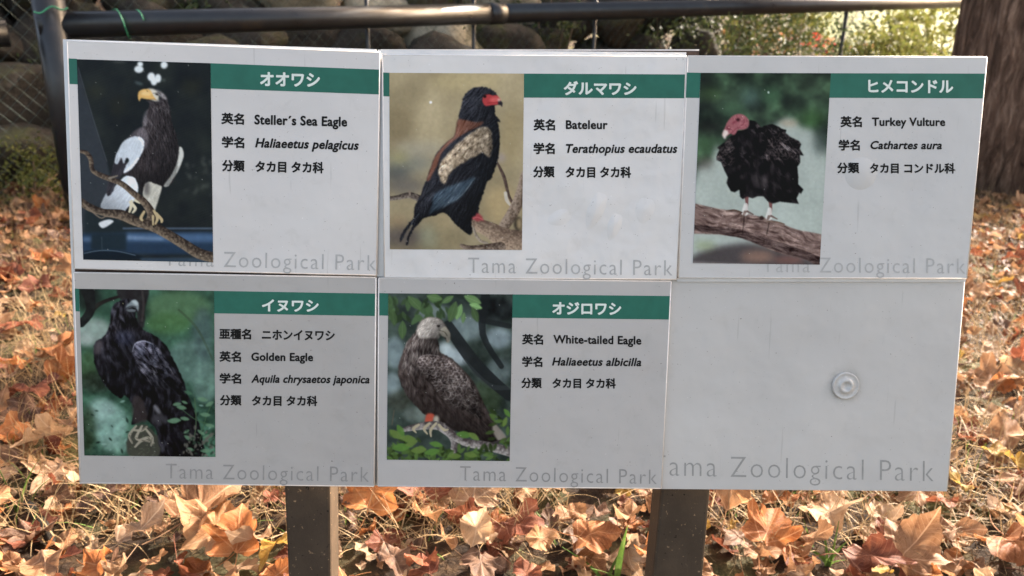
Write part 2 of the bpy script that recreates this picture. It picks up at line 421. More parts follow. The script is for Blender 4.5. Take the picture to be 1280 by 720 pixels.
    def plume(s, M, ang, L, amp, tint=(1, 1, 1), cell=0.0, seed=0):
        """fine feather grain: noise smeared along the lie of the feathers"""
        g = np.random.default_rng(seed + 5); N = g.random((s.h, s.w))
        if cell: N = s.noise(cell, 2) * 0.5 + N * 0.5
        A_ = ang + (s.noise(150, 2) - 0.5) * 1.3 + (s.noise(40, 2) - 0.5) * 0.9
        Y, X = np.mgrid[0:s.h, 0:s.w].astype(float); acc = N.copy(); n = max(3, int(s.k(L) / 1.2)); yy, xx = Y.copy(), X.copy()
        for i in range(n):
            yi = np.clip(yy, 0, s.h - 1).astype(int); xi = np.clip(xx, 0, s.w - 1).astype(int)
            acc += N[yi, xi]; yy += np.sin(A_[yi, xi]) * 1.2; xx += np.cos(A_[yi, xi]) * 1.2
        acc /= (n + 1); acc = (acc - acc.mean()) / (acc.std() + 1e-6)
        acc = acc * (0.4 + 1.2 * s.noise(60, 2))
        s.A = s.A + (M * acc * amp * 0.5)[..., None] * np.array(tint)
    def relief(s, M, r, amp, lx=-0.5, ly=-0.8):
        """soft rounding of a printed form, as photographed"""
        H = s.blur(M, s.k(r)); gy, gx = np.gradient(H); g = gx * -lx + gy * -ly; g = g / (np.abs(g).max() + 1e-6)
        s.A = s.A * (1 + amp * g * M)[..., None]
    def finish(s, grain=0.07, contrast=1.06):
        """mottle and contrast of an enlarged film print"""
        n = s.noise(16, 3)[..., None] - 0.5; n2 = s.noise(70, 2)[..., None] - 0.5
        s.A = s.A * (1 + grain * 1.4 * n + grain * 0.9 * n2) + s.rg.normal(0, 1.5, s.A.shape)
        s.A = s.blur(s.A, 1) * 0.6 + s.A * 0.4; s.A = 70 + (s.A - 70) * contrast
        L = s.A.mean(2, keepdims=True); s.A = np.clip(L + (s.A - L) * 0.88, 4, 250)
    def flecks(s, n):
        s.finish()
        for _ in range(n):
            x = s.rg.uniform(0, s.w); y = s.rg.uniform(0, s.h); xi, yi = int(x), int(y)
            s.A[yi:yi + 2, xi:xi + 2] = s.A[yi:yi + 2, xi:xi + 2] * 0.4 + 0.6 * np.array([205, 210, 205])
    def sample(s, px, py):
        X = np.clip((px - s.x0) * s.S - 0.5, 0, s.w - 1.001); Y = np.clip((py - s.y0) * s.S - 0.5, 0, s.h - 1.001)
        xi = X.astype(int); yi = Y.astype(int); fx = (X - xi)[:, None]; fy = (Y - yi)[:, None]; A = s.A
        return (A[yi, xi] * (1 - fx) + A[yi, xi + 1] * fx) * (1 - fy) + (A[yi + 1, xi] * (1 - fx) + A[yi + 1, xi + 1] * fx) * fy

def paint_sea_eagle():
    c = Print(94, 72, 269, 331, (80, 40, 4.5), (30, 35, 36))
    n = c.noise(120, 3)[..., None]; c.A += (n - 0.5) * np.array([22, 24, 14])
    Y, X = np.mgrid[0:c.h, 0:c.w]
    c.A += (np.sin((X * 0.35 + Y) * 0.75) * 3.0 * c.noise(60, 2))[..., None]
    c.blob([(75, 195), (240, 720), (360, 1250), (60, 1280)], (49, 55, 62), 3, 0.9, False)
    c.line([(80, 200), (160, 470), (240, 720)], 5, (78, 84, 92), 0.5)
    c.blob([(120, 1000), (240, 1000), (370, 1130), (340, 1290), (150, 1290)], (28, 38, 42), 4, 0.9)
    for cx, cy, rx, ry in ((300, 410, 50, 60), (180, 330, 60, 40), (720, 300, 60, 50)): c.oval(cx, cy, rx, ry, (46, 48, 36), 12, 0.5)
    for cx, cy, rx, ry in ((420, 208, 26, 20), (428, 180, 16, 14), (562, 185, 20, 20), (490, 250, 22, 24), (505, 275, 18, 22), (528, 258, 18, 24)):
        c.oval(cx, cy, rx, ry, (205, 216, 220), 2)
    c.oval(420, 285, 26, 8, (80, 96, 98), 3, 0.7, 0.3); c.oval(560, 268, 12, 8, (90, 100, 98), 3, 0.6); c.oval(310, 168, 40, 5, (120, 125, 122), 3, 0.4)
    for _ in range(26):      # pale plants lower right
        x = c.rg.uniform(680, 840); y = c.rg.uniform(690, 910)
        c.oval(x, y, c.rg.uniform(8, 22), c.rg.uniform(4, 10), (84, 90, 84), 4, 0.4, c.rg.uniform(0, 3))
    c.blob([(330, 1095), (850, 1095), (850, 1105), (330, 1105)], (75, 92, 112), 1, 0.8, False)
    c.blob([(80, 1130), (850, 1120), (850, 1250), (80, 1250)], (33, 53, 76), 5, 0.95, False)
    c.blob([(350, 1125), (850, 1130), (850, 1180), (340, 1175)], (66, 95, 130), 6, 0.9, False)
    c.blob([(350, 1145), (560, 1155), (560, 1166), (350, 1160)], (118, 142, 168), 4, 0.8, False)
    c.blob([(100, 1150), (160, 1150), (160, 1175), (100, 1175)], (78, 104, 136), 5, 0.9, False)
    c.blob([(155, 1130), (350, 1130), (350, 1225), (150, 1225)], (27, 40, 48), 4, 0.9, False)
    c.blob([(100, 1240), (200, 1225), (340, 1235), (440, 1275), (100, 1285)], (18, 28, 38), 2, 0.9)
    c.line([(110, 1245), (200, 1228), (300, 1232), (400, 1255)], 5, (96, 118, 136), 0.7)
    c.line([(212, 1150), (214, 1230)], 4, (60, 75, 84), 0.7)
    c.blob([(430, 1270), (850, 1265), (850, 1300), (430, 1300)], (58, 82, 106), 3, 0.6, False)
    # tail and legs
    c.blob([(195, 1070), (245, 1050), (278, 1058), (255, 1080), (215, 1098)], (196, 204, 208), 1)
    c.blob([(318, 825), (350, 800), (392, 808), (413, 845), (412, 915), (385, 955), (335, 1020), (262, 1005), (206, 980), (235, 905), (285, 860)], (176, 186, 195), 1, 1, True, 1.2)
    M = c.full(c.mask([(318, 825), (350, 800), (392, 808), (413, 845), (412, 915), (385, 955), (335, 1020), (262, 1005), (206, 980), (235, 905), (285, 860)]))
    c.streaks(M, (200, 800, 410, 1020), 130, 34, 2.2, [(150, 164, 180), (215, 222, 226), (170, 180, 186), (225, 228, 222)], 4, 0.45)
    c.blob([(440, 880), (462, 840), (500, 835), (548, 855), (535, 920), (515, 985), (500, 1030), (480, 985), (450, 930)], (178, 178, 166), 1); LG = c.full(c.mask([(440, 880), (462, 840), (500, 835), (548, 855), (535, 920), (515, 985), (500, 1030), (480, 985), (450, 930)])); c.plume(LG, 1.7, 40, 30); c.oval(465, 870, 16, 44, (60, 56, 58), 5, .7)
    c.blob([(335, 1018), (350, 990), (372, 970), (366, 1000), (345, 1022)], (20, 22, 26), 1)
    body = [(462, 380), (490, 385), (530, 380), (545, 360), (540, 340), (565, 350), (582, 380), (592, 410), (600, 450), (604, 495), (625, 555), (640, 610), (648, 665), (640, 720), (632, 780), (608, 840), (560, 860), (505, 842), (480, 832), (452, 850), (440, 905), (425, 880), (412, 840), (395, 808), (350, 798), (330, 785), (400, 720), (440, 640), (410, 570), (440, 520), (448, 480), (470, 430), (480, 400)]
    m = c.blob(body, (40, 36, 38), 1, 1, True, 1.5); B = c.full(m)
    c.streaks(B, (430, 400, 650, 860), 420, 40, 1.6, [(74, 66, 68), (24, 20, 22), (98, 92, 94), (56, 46, 44), (34, 26, 26)], 3, 0.6, 0.16)
    c.streaks(B, (450, 400, 600, 620), 150, 44, 1.45, [(140, 136, 138), (120, 116, 120), (20, 18, 20)], 2.2, 0.6, 0.2)
    c.blob([(445, 530), (470, 500), (465, 450), (480, 425), (450, 450), (440, 500)], (96, 94, 98), 2, 0.6)
    # folded left wing: grey shoulder, dark primaries, white patch
    m = c.blob([(355, 610), (375, 570), (410, 540), (440, 528), (470, 560), (470, 620), (440, 650)], (76, 72, 76), 2); W = c.full(m)
    c.streaks(W, (350, 520, 480, 650), 90, 26, 2.3, [(112, 108, 112), (44, 40, 44), (60, 56, 60)], 3, 0.6)
    m = c.blob([(300, 690), (345, 720), (360, 740), (330, 790), (300, 830), (265, 905), (240, 908), (246, 850), (266, 780), (285, 715)], (44, 42, 48), 1, 1, True, 1); W = c.full(m)
    c.streaks(W, (235, 690, 370, 910), 90, 60, 1.95, [(88, 88, 96), (24, 22, 26), (112, 114, 122)], 3, 0.6, 0.1)
    sh = [(284, 722), (300, 665), (330, 612), (368, 587), (408, 579), (440, 592), (451, 622), (442, 660), (420, 705), (392, 745), (360, 775), (334, 785), (345, 750), (366, 712), (350, 700), (335, 730), (320, 700), (300, 735)]
    m = c.blob(sh, (184, 196, 206), 1, 1, True, 1.2); W = c.full(m)
    c.streaks(W, (280, 580, 450, 790), 90, 40, 2.1, [(160, 178, 194), (220, 228, 232), (205, 216, 224)], 4, 0.35)
    c.streaks(W, (285, 680, 380, 740), 16, 30, 1.8, [(70, 76, 86), (110, 120, 130)], 3, 0.7)
    m = c.blob([(648, 640), (664, 645), (673, 680), (665, 715), (640, 775), (615, 815), (585, 858), (560, 855), (600, 800), (630, 740), (642, 690)], (188, 192, 186), 1); W = c.full(m)
    c.streaks(W, (570, 700, 670, 860), 40, 26, 2.1, [(90, 84, 78), (130, 124, 112), (214, 216, 206)], 3, 0.6)
    # head
    c.blob([(515, 320), (555, 338), (580, 372), (560, 372), (530, 350), (500, 345)], (120, 118, 120), 1.5, 0.9)
    H = c.full(c.mask([(500, 325), (555, 338), (592, 390), (600, 450), (540, 450), (480, 400)]))
    c.streaks(H, (500, 325, 600, 450), 90, 18, 1.2, [(180, 180, 180), (150, 148, 150), (30, 28, 30)], 2, 0.6, 0.3)
    c.blob([(468, 318), (500, 316), (520, 330), (532, 360), (525, 382), (495, 378), (470, 360)], (204, 200, 184), 1.5, 0.95)
    c.blob([(423, 384), (415, 362), (418, 335), (440, 319), (475, 317), (492, 335), (505, 360), (515, 374), (480, 374), (450, 370), (432, 368)], (206, 164, 92), 1)
    c.blob([(430, 340), (455, 326), (480, 330), (488, 348), (450, 352)], (226, 196, 136), 3, 0.7)
    c.line([(462, 374), (500, 372), (520, 378)], 3, (120, 80, 40), 0.7); c.line([(464, 326), (470, 330)], 4, (110, 80, 40), 0.8)
    c.oval(521, 346, 10, 5, (30, 26, 26), 1, 0.9, 0.3); c.line([(500, 340), (530, 338), (548, 350)], 3, (60, 56, 56), 0.8)
    c.plume(B, 1.55, 40, 24, (1, .97, 1)); c.relief(np.clip(B, 0, 1), 60, .35); HW = c.full(c.mask(sh)); c.plume(HW, 2.0, 50, 16, (1, 1, 1.05)); c.plume(M, 2.1, 60, 20); c.relief(M, 50, .25, .6, -.6)
    # feet
    for P in ([(380, 945), (375, 980), (365, 1010)], [(400, 940), (430, 950), (455, 930)], [(372, 950), (400, 985), (385, 1010)]):
        c.line(P, [16, 18, 10], (196, 190, 162))
    # branches
    bt = ((122, 108, 90), -1)
    c.line([(88, 662), (125, 672), (150, 708), (160, 768), (200, 795), (270, 822), (330, 850), (390, 900), (440, 940), (478, 988), (492, 1025), (480, 1062)], [16, 26, 26, 24, 30, 30, 32, 38, 44, 50, 46], (44, 34, 30), tex=bt)
    c.line([(255, 815), (300, 800)], [14, 6], (120, 112, 100))
    c.line([(98, 950), (140, 978), (220, 1008), (320, 1022), (400, 1058), (500, 1090), (600, 1145), (680, 1195), (760, 1245), (840, 1268)], [44, 44, 40, 58, 56, 56, 56, 58, 62, 60], (42, 34, 30), tex=bt)
    c.line([(110, 960), (200, 1038), (240, 1030), (310, 1040)], 8, (128, 112, 96), 0.8)
    for P in ([(450, 1005), (432, 1040), (445, 1058)], [(505, 1000), (525, 1040), (510, 1080)], [(520, 1015), (548, 1050), (545, 1070)], [(500, 1030), (500, 1085)]):
        c.line(P, [14, 18, 8], (176, 158, 118)); c.line([P[-1], (P[-1][0] + 3, P[-1][1] + 8)], 6, (30, 26, 24))
    c.flecks(22); return c

def paint_bateleur():
    c = Print(484, 88, 657, 315, (470, 60, 4.5), (152, 140, 108))
    Y = np.linspace(0, 1, c.h)[:, None, None]
    c.A = c.A * (1 - Y * 0.12) + (c.noise(260, 3)[..., None] - 0.5) * np.array([52, 50, 44])
    for a in ((120, 420, 90, 110, (120, 108, 80)), (190, 640, 130, 60, (112, 116, 108)), (120, 700, 70, 50, (70, 76, 78)), (170, 770, 110, 50, (92, 90, 88)),
              (250, 560, 150, 40, (150, 146, 128)), (130, 610, 50, 30, (156, 150, 96)), (160, 1060, 120, 60, (76, 70, 70)), (300, 1060, 60, 70, (132, 136, 112)),
              (120, 970, 60, 14, (140, 108, 80)), (430, 1070, 90, 60, (122, 112, 84)), (700, 880, 90, 110, (166, 146, 104)), (760, 500, 60, 160, (146, 132, 96)), (380, 980, 60, 60, (148, 134, 100)), (500, 190, 200, 50, (172, 158, 116))):
        c.oval(a[0], a[1], a[2], a[3], a[4], 16, 0.75)
    bt = ((148, 132, 116), -1)
    c.oval(705, 610, 24, 26, (150, 138, 130), 6, 0.8)
    c.line([(682, 640), (720, 720), (745, 820), (770, 870)], [12, 20, 16, 16], (62, 48, 44), tex=((92, 76, 66), -1))
    c.line([(728, 810), (735, 850), (755, 880)], [18, 20, 10], (176, 170, 156))
    c.line([(70, 842), (120, 836), (190, 822), (250, 845)], [24, 26, 34, 40], (50, 42, 38), tex=((128, 118, 108), -1)); c.line([(188, 800), (190, 820)], 12, (120, 108, 96))
    c.line([(830, 700), (810, 830), (770, 920), (720, 1000)], [30, 62, 66, 60], (84, 70, 58), tex=bt)
    c.line([(560, 990), (640, 1020), (720, 1070), (850, 1090)], [70, 90, 120, 130], (92, 76, 64), tex=((160, 140, 118), -1))
    c.line([(480, 1110), (540, 1130), (700, 1120)], [20, 40, 60], (64, 52, 44), tex=bt); c.oval(800, 985, 24, 40, (30, 26, 24), 3, 0.9); c.oval(806, 985, 16, 34, (150, 132, 98), 4, 0.9)
    body = [(488, 282), (500, 258), (532, 230), (575, 217), (622, 217), (658, 236), (682, 262), (690, 290), (682, 318), (668, 322), (672, 370), (692, 395), (699, 412), (684, 412), (693, 450), (695, 520), (690, 590), (676, 650), (652, 720),
            (620, 755), (602, 818), (582, 870), (572, 925), (545, 950), (535, 985), (542, 1020), (528, 1050), (482, 1018), (440, 980), (402, 935), (372, 922), (330, 938), (272, 952), (242, 982), (212, 1020), (188, 1062), (177, 1108), (170, 1100), (178, 1060), (205, 990), (176, 1020), (150, 1070), (138, 1092), (134, 1070), (152, 1030), (186, 980), (212, 950), (214, 895), (245, 830), (270, 760), (296, 700), (312, 650), (332, 598), (358, 560), (402, 520), (440, 488), (457, 430), (462, 390), (472, 345), (482, 310)]
    m = c.blob(body, (30, 31, 36), 1, 1, True, 1.8); B = c.full(m)
    c.streaks(B, (460, 215, 700, 470), 260, 22, 1.9, [(52, 56, 62), (20, 20, 24), (70, 74, 80), (28, 30, 34)], 3, 0.55, 0.35)
    c.streaks(B, (560, 400, 700, 900), 200, 60, 1.75, [(50, 58, 68), (22, 24, 28), (74, 82, 92)], 3, 0.55, 0.12)
    c.streaks(B, (130, 650, 620, 1110), 330, 70, 2.1, [(44, 48, 56), (20, 20, 24), (64, 70, 80), (34, 32, 34)], 3, 0.55, 0.14)
    m = c.blob([(458, 402), (500, 400), (560, 412), (602, 408), (590, 430), (520, 462), (450, 505), (402, 545), (365, 590), (345, 650), (318, 700), (300, 735), (285, 735), (312, 655), (335, 600), (400, 522), (440, 488)], (84, 56, 46), 1.5); W = c.full(m)
    c.streaks(W, (285, 400, 600, 735), 150, 26, 2.3, [(120, 78, 60), (56, 36, 32), (100, 80, 70), (66, 50, 48)], 3, 0.6)
    m = c.blob([(600, 437), (636, 450), (652, 500), (651, 560), (636, 612), (600, 582), (560, 602), (500, 632), (450, 664), (410, 705), (385, 760), (352, 705), (362, 642), (402, 592), (470, 522), (540, 470)], (140, 126, 106), 1.5, 1, True, 2); W = c.full(m)
    c.streaks(W, (350, 430, 655, 760), 420, 22, 2.0, [(196, 184, 160), (84, 72, 58), (170, 154, 128), (120, 106, 90), (64, 54, 46)], 5, 0.8, 0.7)
    m = c.blob([(560, 718), (520, 780), (462, 845), (400, 878), (340, 910), (298, 930), (315, 880), (330, 820), (400, 778), (480, 748)], (58, 74, 88), 3); W = c.full(m)
    c.streaks(W, (295, 715, 565, 935), 130, 80, 2.25, [(92, 112, 126), (36, 46, 58), (120, 138, 150), (50, 60, 72)], 7, 0.7, 0.1); c.blur_in(W, 1)
    c.line([(556, 722), (500, 800), (450, 850)], 3, (140, 158, 168), 0.6); c.line([(190, 1010), (215, 960), (240, 930)], 3, (88, 96, 104), 0.6)
    c.plume(B, 2.1, 60, 22, (.95, 1, 1.1)); c.relief(B, 70, .5); BW = c.full(c.mask([(600, 437), (636, 450), (652, 500), (651, 560), (636, 612), (600, 582), (560, 602), (500, 632), (450, 664), (410, 705), (385, 760), (352, 705), (362, 642), (402, 592), (470, 522), (540, 470)])); c.plume(BW, 2.1, 14, 46, (1, .95, .85), 14)
    c.blob([(598, 292), (606, 266), (630, 257), (655, 264), (680, 264), (700, 290), (692, 312), (650, 318), (618, 322), (606, 312)], (166, 56, 58), 1)
    c.blob([(640, 285), (680, 272), (690, 290), (660, 302)], (206, 100, 96), 3, 0.6); c.line([(606, 262), (640, 256)], 4, (60, 20, 24), 0.8)
    c.oval(612, 270, 9, 8, (24, 12, 14), 1); c.line([(625, 306), (660, 304), (695, 300)], 3, (120, 30, 34), 0.8)
    c.blob([(688, 292), (702, 294), (711, 305), (708, 328), (700, 318), (686, 314)], (38, 34, 40), 1); c.oval(691, 290, 8, 8, (216, 180, 168), 2, 0.8)
    c.blob([(540, 948), (562, 936), (572, 924), (590, 940), (598, 958), (612, 974), (590, 964), (572, 970), (548, 962)], (140, 58, 62), 1.5, 1, True, 3); c.line([(545, 955), (570, 948), (600, 962)], 4, (196, 96, 100), 0.8)
    c.line([(545, 1000), (562, 1050), (590, 1085), (625, 1095)], [12, 16, 16, 12], (110, 98, 84), tex=((160, 150, 134), -1))
    c.flecks(18); c.oval(307, 302, 8, 8, (238, 240, 234), 1); return c

def paint_vulture():
    c = Print(864, 88, 1040, 335, (850, 70, 5.145), (44, 58, 46))
    n = c.noise(110, 3); n2 = c.noise(90, 2); Yn = np.linspace(0, 1, c.h)[:, None]
    c.A = np.array([22, 28, 26]) + n[..., None] ** 1.6 * np.array([80, 118, 78]) * 1.0 + 0 * n2[..., None]
    for a in ((170, 150, 80, 34, (22, 24, 24)), (700, 290, 90, 50, (20, 24, 24)), (820, 180, 90, 30, (24, 28, 26)), (330, 330, 90, 50, (66, 100, 72)), (580, 250, 70, 50, (62, 98, 70)), (850, 400, 80, 60, (56, 90, 50)), (200, 240, 70, 40, (64, 92, 54)), (170, 560, 50, 60, (66, 100, 66)), (450, 260, 60, 60, (70, 98, 90)), (190, 460, 80, 30, (36, 36, 34))):
        c.oval(a[0], a[1], a[2], a[3], a[4], 14, 0.7)
    c.blob([(600, 440), (700, 390), (780, 450), (850, 470), (920, 560), (960, 700), (960, 1350), (60, 1350), (100, 750), (200, 660), (240, 560), (300, 600)], (160, 172, 166), 10, 0.95)
    c.oval(905, 540, 50, 90, (58, 70, 66), 14, 0.8); c.oval(160, 680, 60, 40, (70, 64, 58), 12, 0.6); c.oval(700, 425, 60, 20, (164, 148, 124), 8, 0.7)
    c.A += (c.noise(200, 2)[..., None] - 0.5) * 16
    c.blob([(60, 1320), (150, 1250), (330, 1210), (520, 1210), (900, 1330), (900, 1400), (60, 1400)], (62, 56, 58), 9, 0.9)
    c.oval(500, 1290, 110, 40, (140, 108, 92), 12, 0.8); c.oval(700, 1310, 100, 26, (124, 84, 76), 8, 0.7); c.oval(160, 1215, 70, 30, (128, 142, 100), 10, 0.6); c.blob([(60, 1322), (500, 1345), (500, 1400), (60, 1400)], (156, 150, 148), 4, 0.7, False)
    # perch
    m = c.blob([(-60, 930), (250, 975), (420, 1005), (600, 1050), (750, 1110), (1010, 1185), (1010, 1400), (800, 1305), (650, 1268), (550, 1230), (400, 1170), (250, 1145), (-60, 1110)], (112, 92, 86), 1, 1, True, 1); W = c.full(m)
    c.streaks(W, (90, 945, 900, 1340), 620, 60, 0.27, [(150, 128, 116), (80, 62, 58), (176, 156, 142), (60, 44, 42), (128, 106, 98)], 5, 0.55, 0.12)
    c.line([(90, 1100), (250, 1118), (400, 1145), (560, 1200), (700, 1245), (900, 1325)], [40, 44, 60, 60, 60, 70], (44, 32, 32), 0.6, clip=W)
    c.streaks(W, (90, 1060, 900, 1340), 150, 50, 0.3, [(40, 28, 28), (120, 98, 90)], 4, 0.5, 0.1)
    for P in ([(400, 990), (412, 1040), (398, 1150)], [(575, 1040), (570, 1080), (556, 1145)]): c.line(P, 6, (44, 32, 30), 0.9)
    # legs
    for x, y in ((428, 900), (582, 930)):
        c.line([(x, y), (x + 2, y + 60), (x - 2, y + 90)], [26, 14, 14], (112, 74, 72)); c.line([(x - 6, y + 50), (x - 12, y + 100)], [26, 44], (205, 205, 200), 0.85)
        c.line([(x - 10, y + 96), (x - 26, y + 130)], [20, 8], (120, 104, 96)); c.line([(x + 4, y + 92), (x + 42, y + 112)], [14, 8], (104, 88, 82))
    c.line([(300, 990), (350, 985), (395, 1000)], 12, (84, 66, 58)); c.oval(525, 1035, 14, 14, (60, 44, 40), 1); c.line([(560, 1060), (620, 1060), (670, 1075)], 8, (104, 84, 72))
    body = [(345, 478), (400, 470), (436, 455), (446, 405), (482, 410), (522, 452), (545, 440), (592, 431), (640, 446), (650, 462), (682, 470), (676, 490), (712, 512), (765, 540), (782, 560), (770, 585), (794, 636), (772, 625), (774, 672), (755, 705), (762, 770), (760, 815), (796, 850), (776, 880), (766, 870), (750, 908), (763, 944), (700, 935), (640, 930), (600, 944), (566, 930), (540, 898), (500, 893), (470, 908), (432, 898), (402, 914), (386, 898), (380, 850), (352, 868), (326, 858), (300, 810), (312, 770), (285, 728), (272, 690), (262, 672), (234, 664), (236, 630), (255, 594), (238, 582), (288, 545), (318, 512), (335, 500)]
    m = c.blob(body, (17, 15, 17), 1, 1, False, 1.5); B = c.full(m)
    c.streaks(B, (240, 500, 360, 680), 60, 36, 2.5, [(66, 58, 58), (10, 8, 10), (90, 80, 78)], 7, 0.7, 0.3)
    c.streaks(B, (540, 440, 790, 660), 150, 44, 0.9, [(70, 62, 62), (12, 10, 12), (104, 96, 96), (44, 36, 36)], 7, 0.7, 0.35)
    c.scales(B, (540, 470, 790, 640), 34, 20, 0.9, (96, 86, 86), None, 0.75, 4); c.scales(B, (250, 560, 350, 680), 30, 18, 2.0, (84, 76, 76), None, 0.75, 4)
    for dx in (0, 22, 44): c.line([(640 + dx, 550 + dx * .3), (700 + dx, 600 + dx * .4)], 4, (140, 130, 132), 0.8)
    c.streaks(B, (400, 420, 500, 500), 50, 16, 1.2, [(66, 62, 66), (14, 12, 14)], 3, 0.7, 0.6)
    c.oval(520, 790, 60, 50, (50, 46, 48), 8, 0.7); c.oval(590, 780, 20, 60, (40, 36, 38), 6, 0.6)
    c.plume(B, 1.3, 34, 20, (1, .93, .93), 30); VU = B * np.clip(c.noise(70, 2) * 2 - .7, 0, 1); VU[int(c.h * .48):] *= .2; c.plume(VU, 0.9, 30, 70, (1, .93, .92), 24, 3); c.plume(W, .27, 60, 40, (1, .95, .9), 12)
    # bare pink head
    c.blob([(275, 500), (290, 450), (310, 410), (345, 376), (385, 367), (420, 380), (443, 412), (436, 452), (405, 466), (372, 470), (350, 500), (325, 492), (300, 505)], (146, 86, 92), 1)
    H = c.full(c.mask([(275, 500), (290, 450), (310, 410), (345, 376), (385, 367), (420, 380), (443, 412), (436, 452), (405, 466), (372, 470), (350, 500), (325, 492), (300, 505)]))
    c.streaks(H, (280, 370, 440, 500), 60, 20, 2.0, [(196, 130, 134), (92, 40, 52), (180, 112, 118)], 5, 0.8, 0.8)
    c.oval(372, 403, 13, 11, (50, 18, 26), 1.5); c.oval(350, 420, 18, 8, (116, 44, 58), 1.5, 0.8, -0.6); c.oval(312, 455, 12, 10, (96, 36, 48), 1.5); c.oval(314, 453, 6, 5, (196, 140, 140), 1)
    c.line([(395, 440), (410, 425), (412, 400)], 4, (110, 44, 58), 0.9); c.line([(330, 490), (360, 460), (385, 450)], 4, (120, 50, 64), 0.8)
    c.blob([(272, 500), (283, 470), (302, 472), (312, 490), (300, 506), (289, 526), (280, 518)], (204, 190, 184), 1.5)
    c.flecks(18); c.oval(568, 231, 6, 8, (180, 200, 190), 1); return c

def twigleaf(c, x, y, L, an, col, w=0.45):
    dx, dy = math.cos(an), math.sin(an)
    c.blob([(x, y), (x + dx * L * .5 - dy * L * w * .5, y + dy * L * .5 + dx * L * w * .5), (x + dx * L, y + dy * L), (x + dx * L * .5 + dy * L * w * .5, y + dy * L * .5 - dx * L * w * .5)], col, 0.6, 0.9)

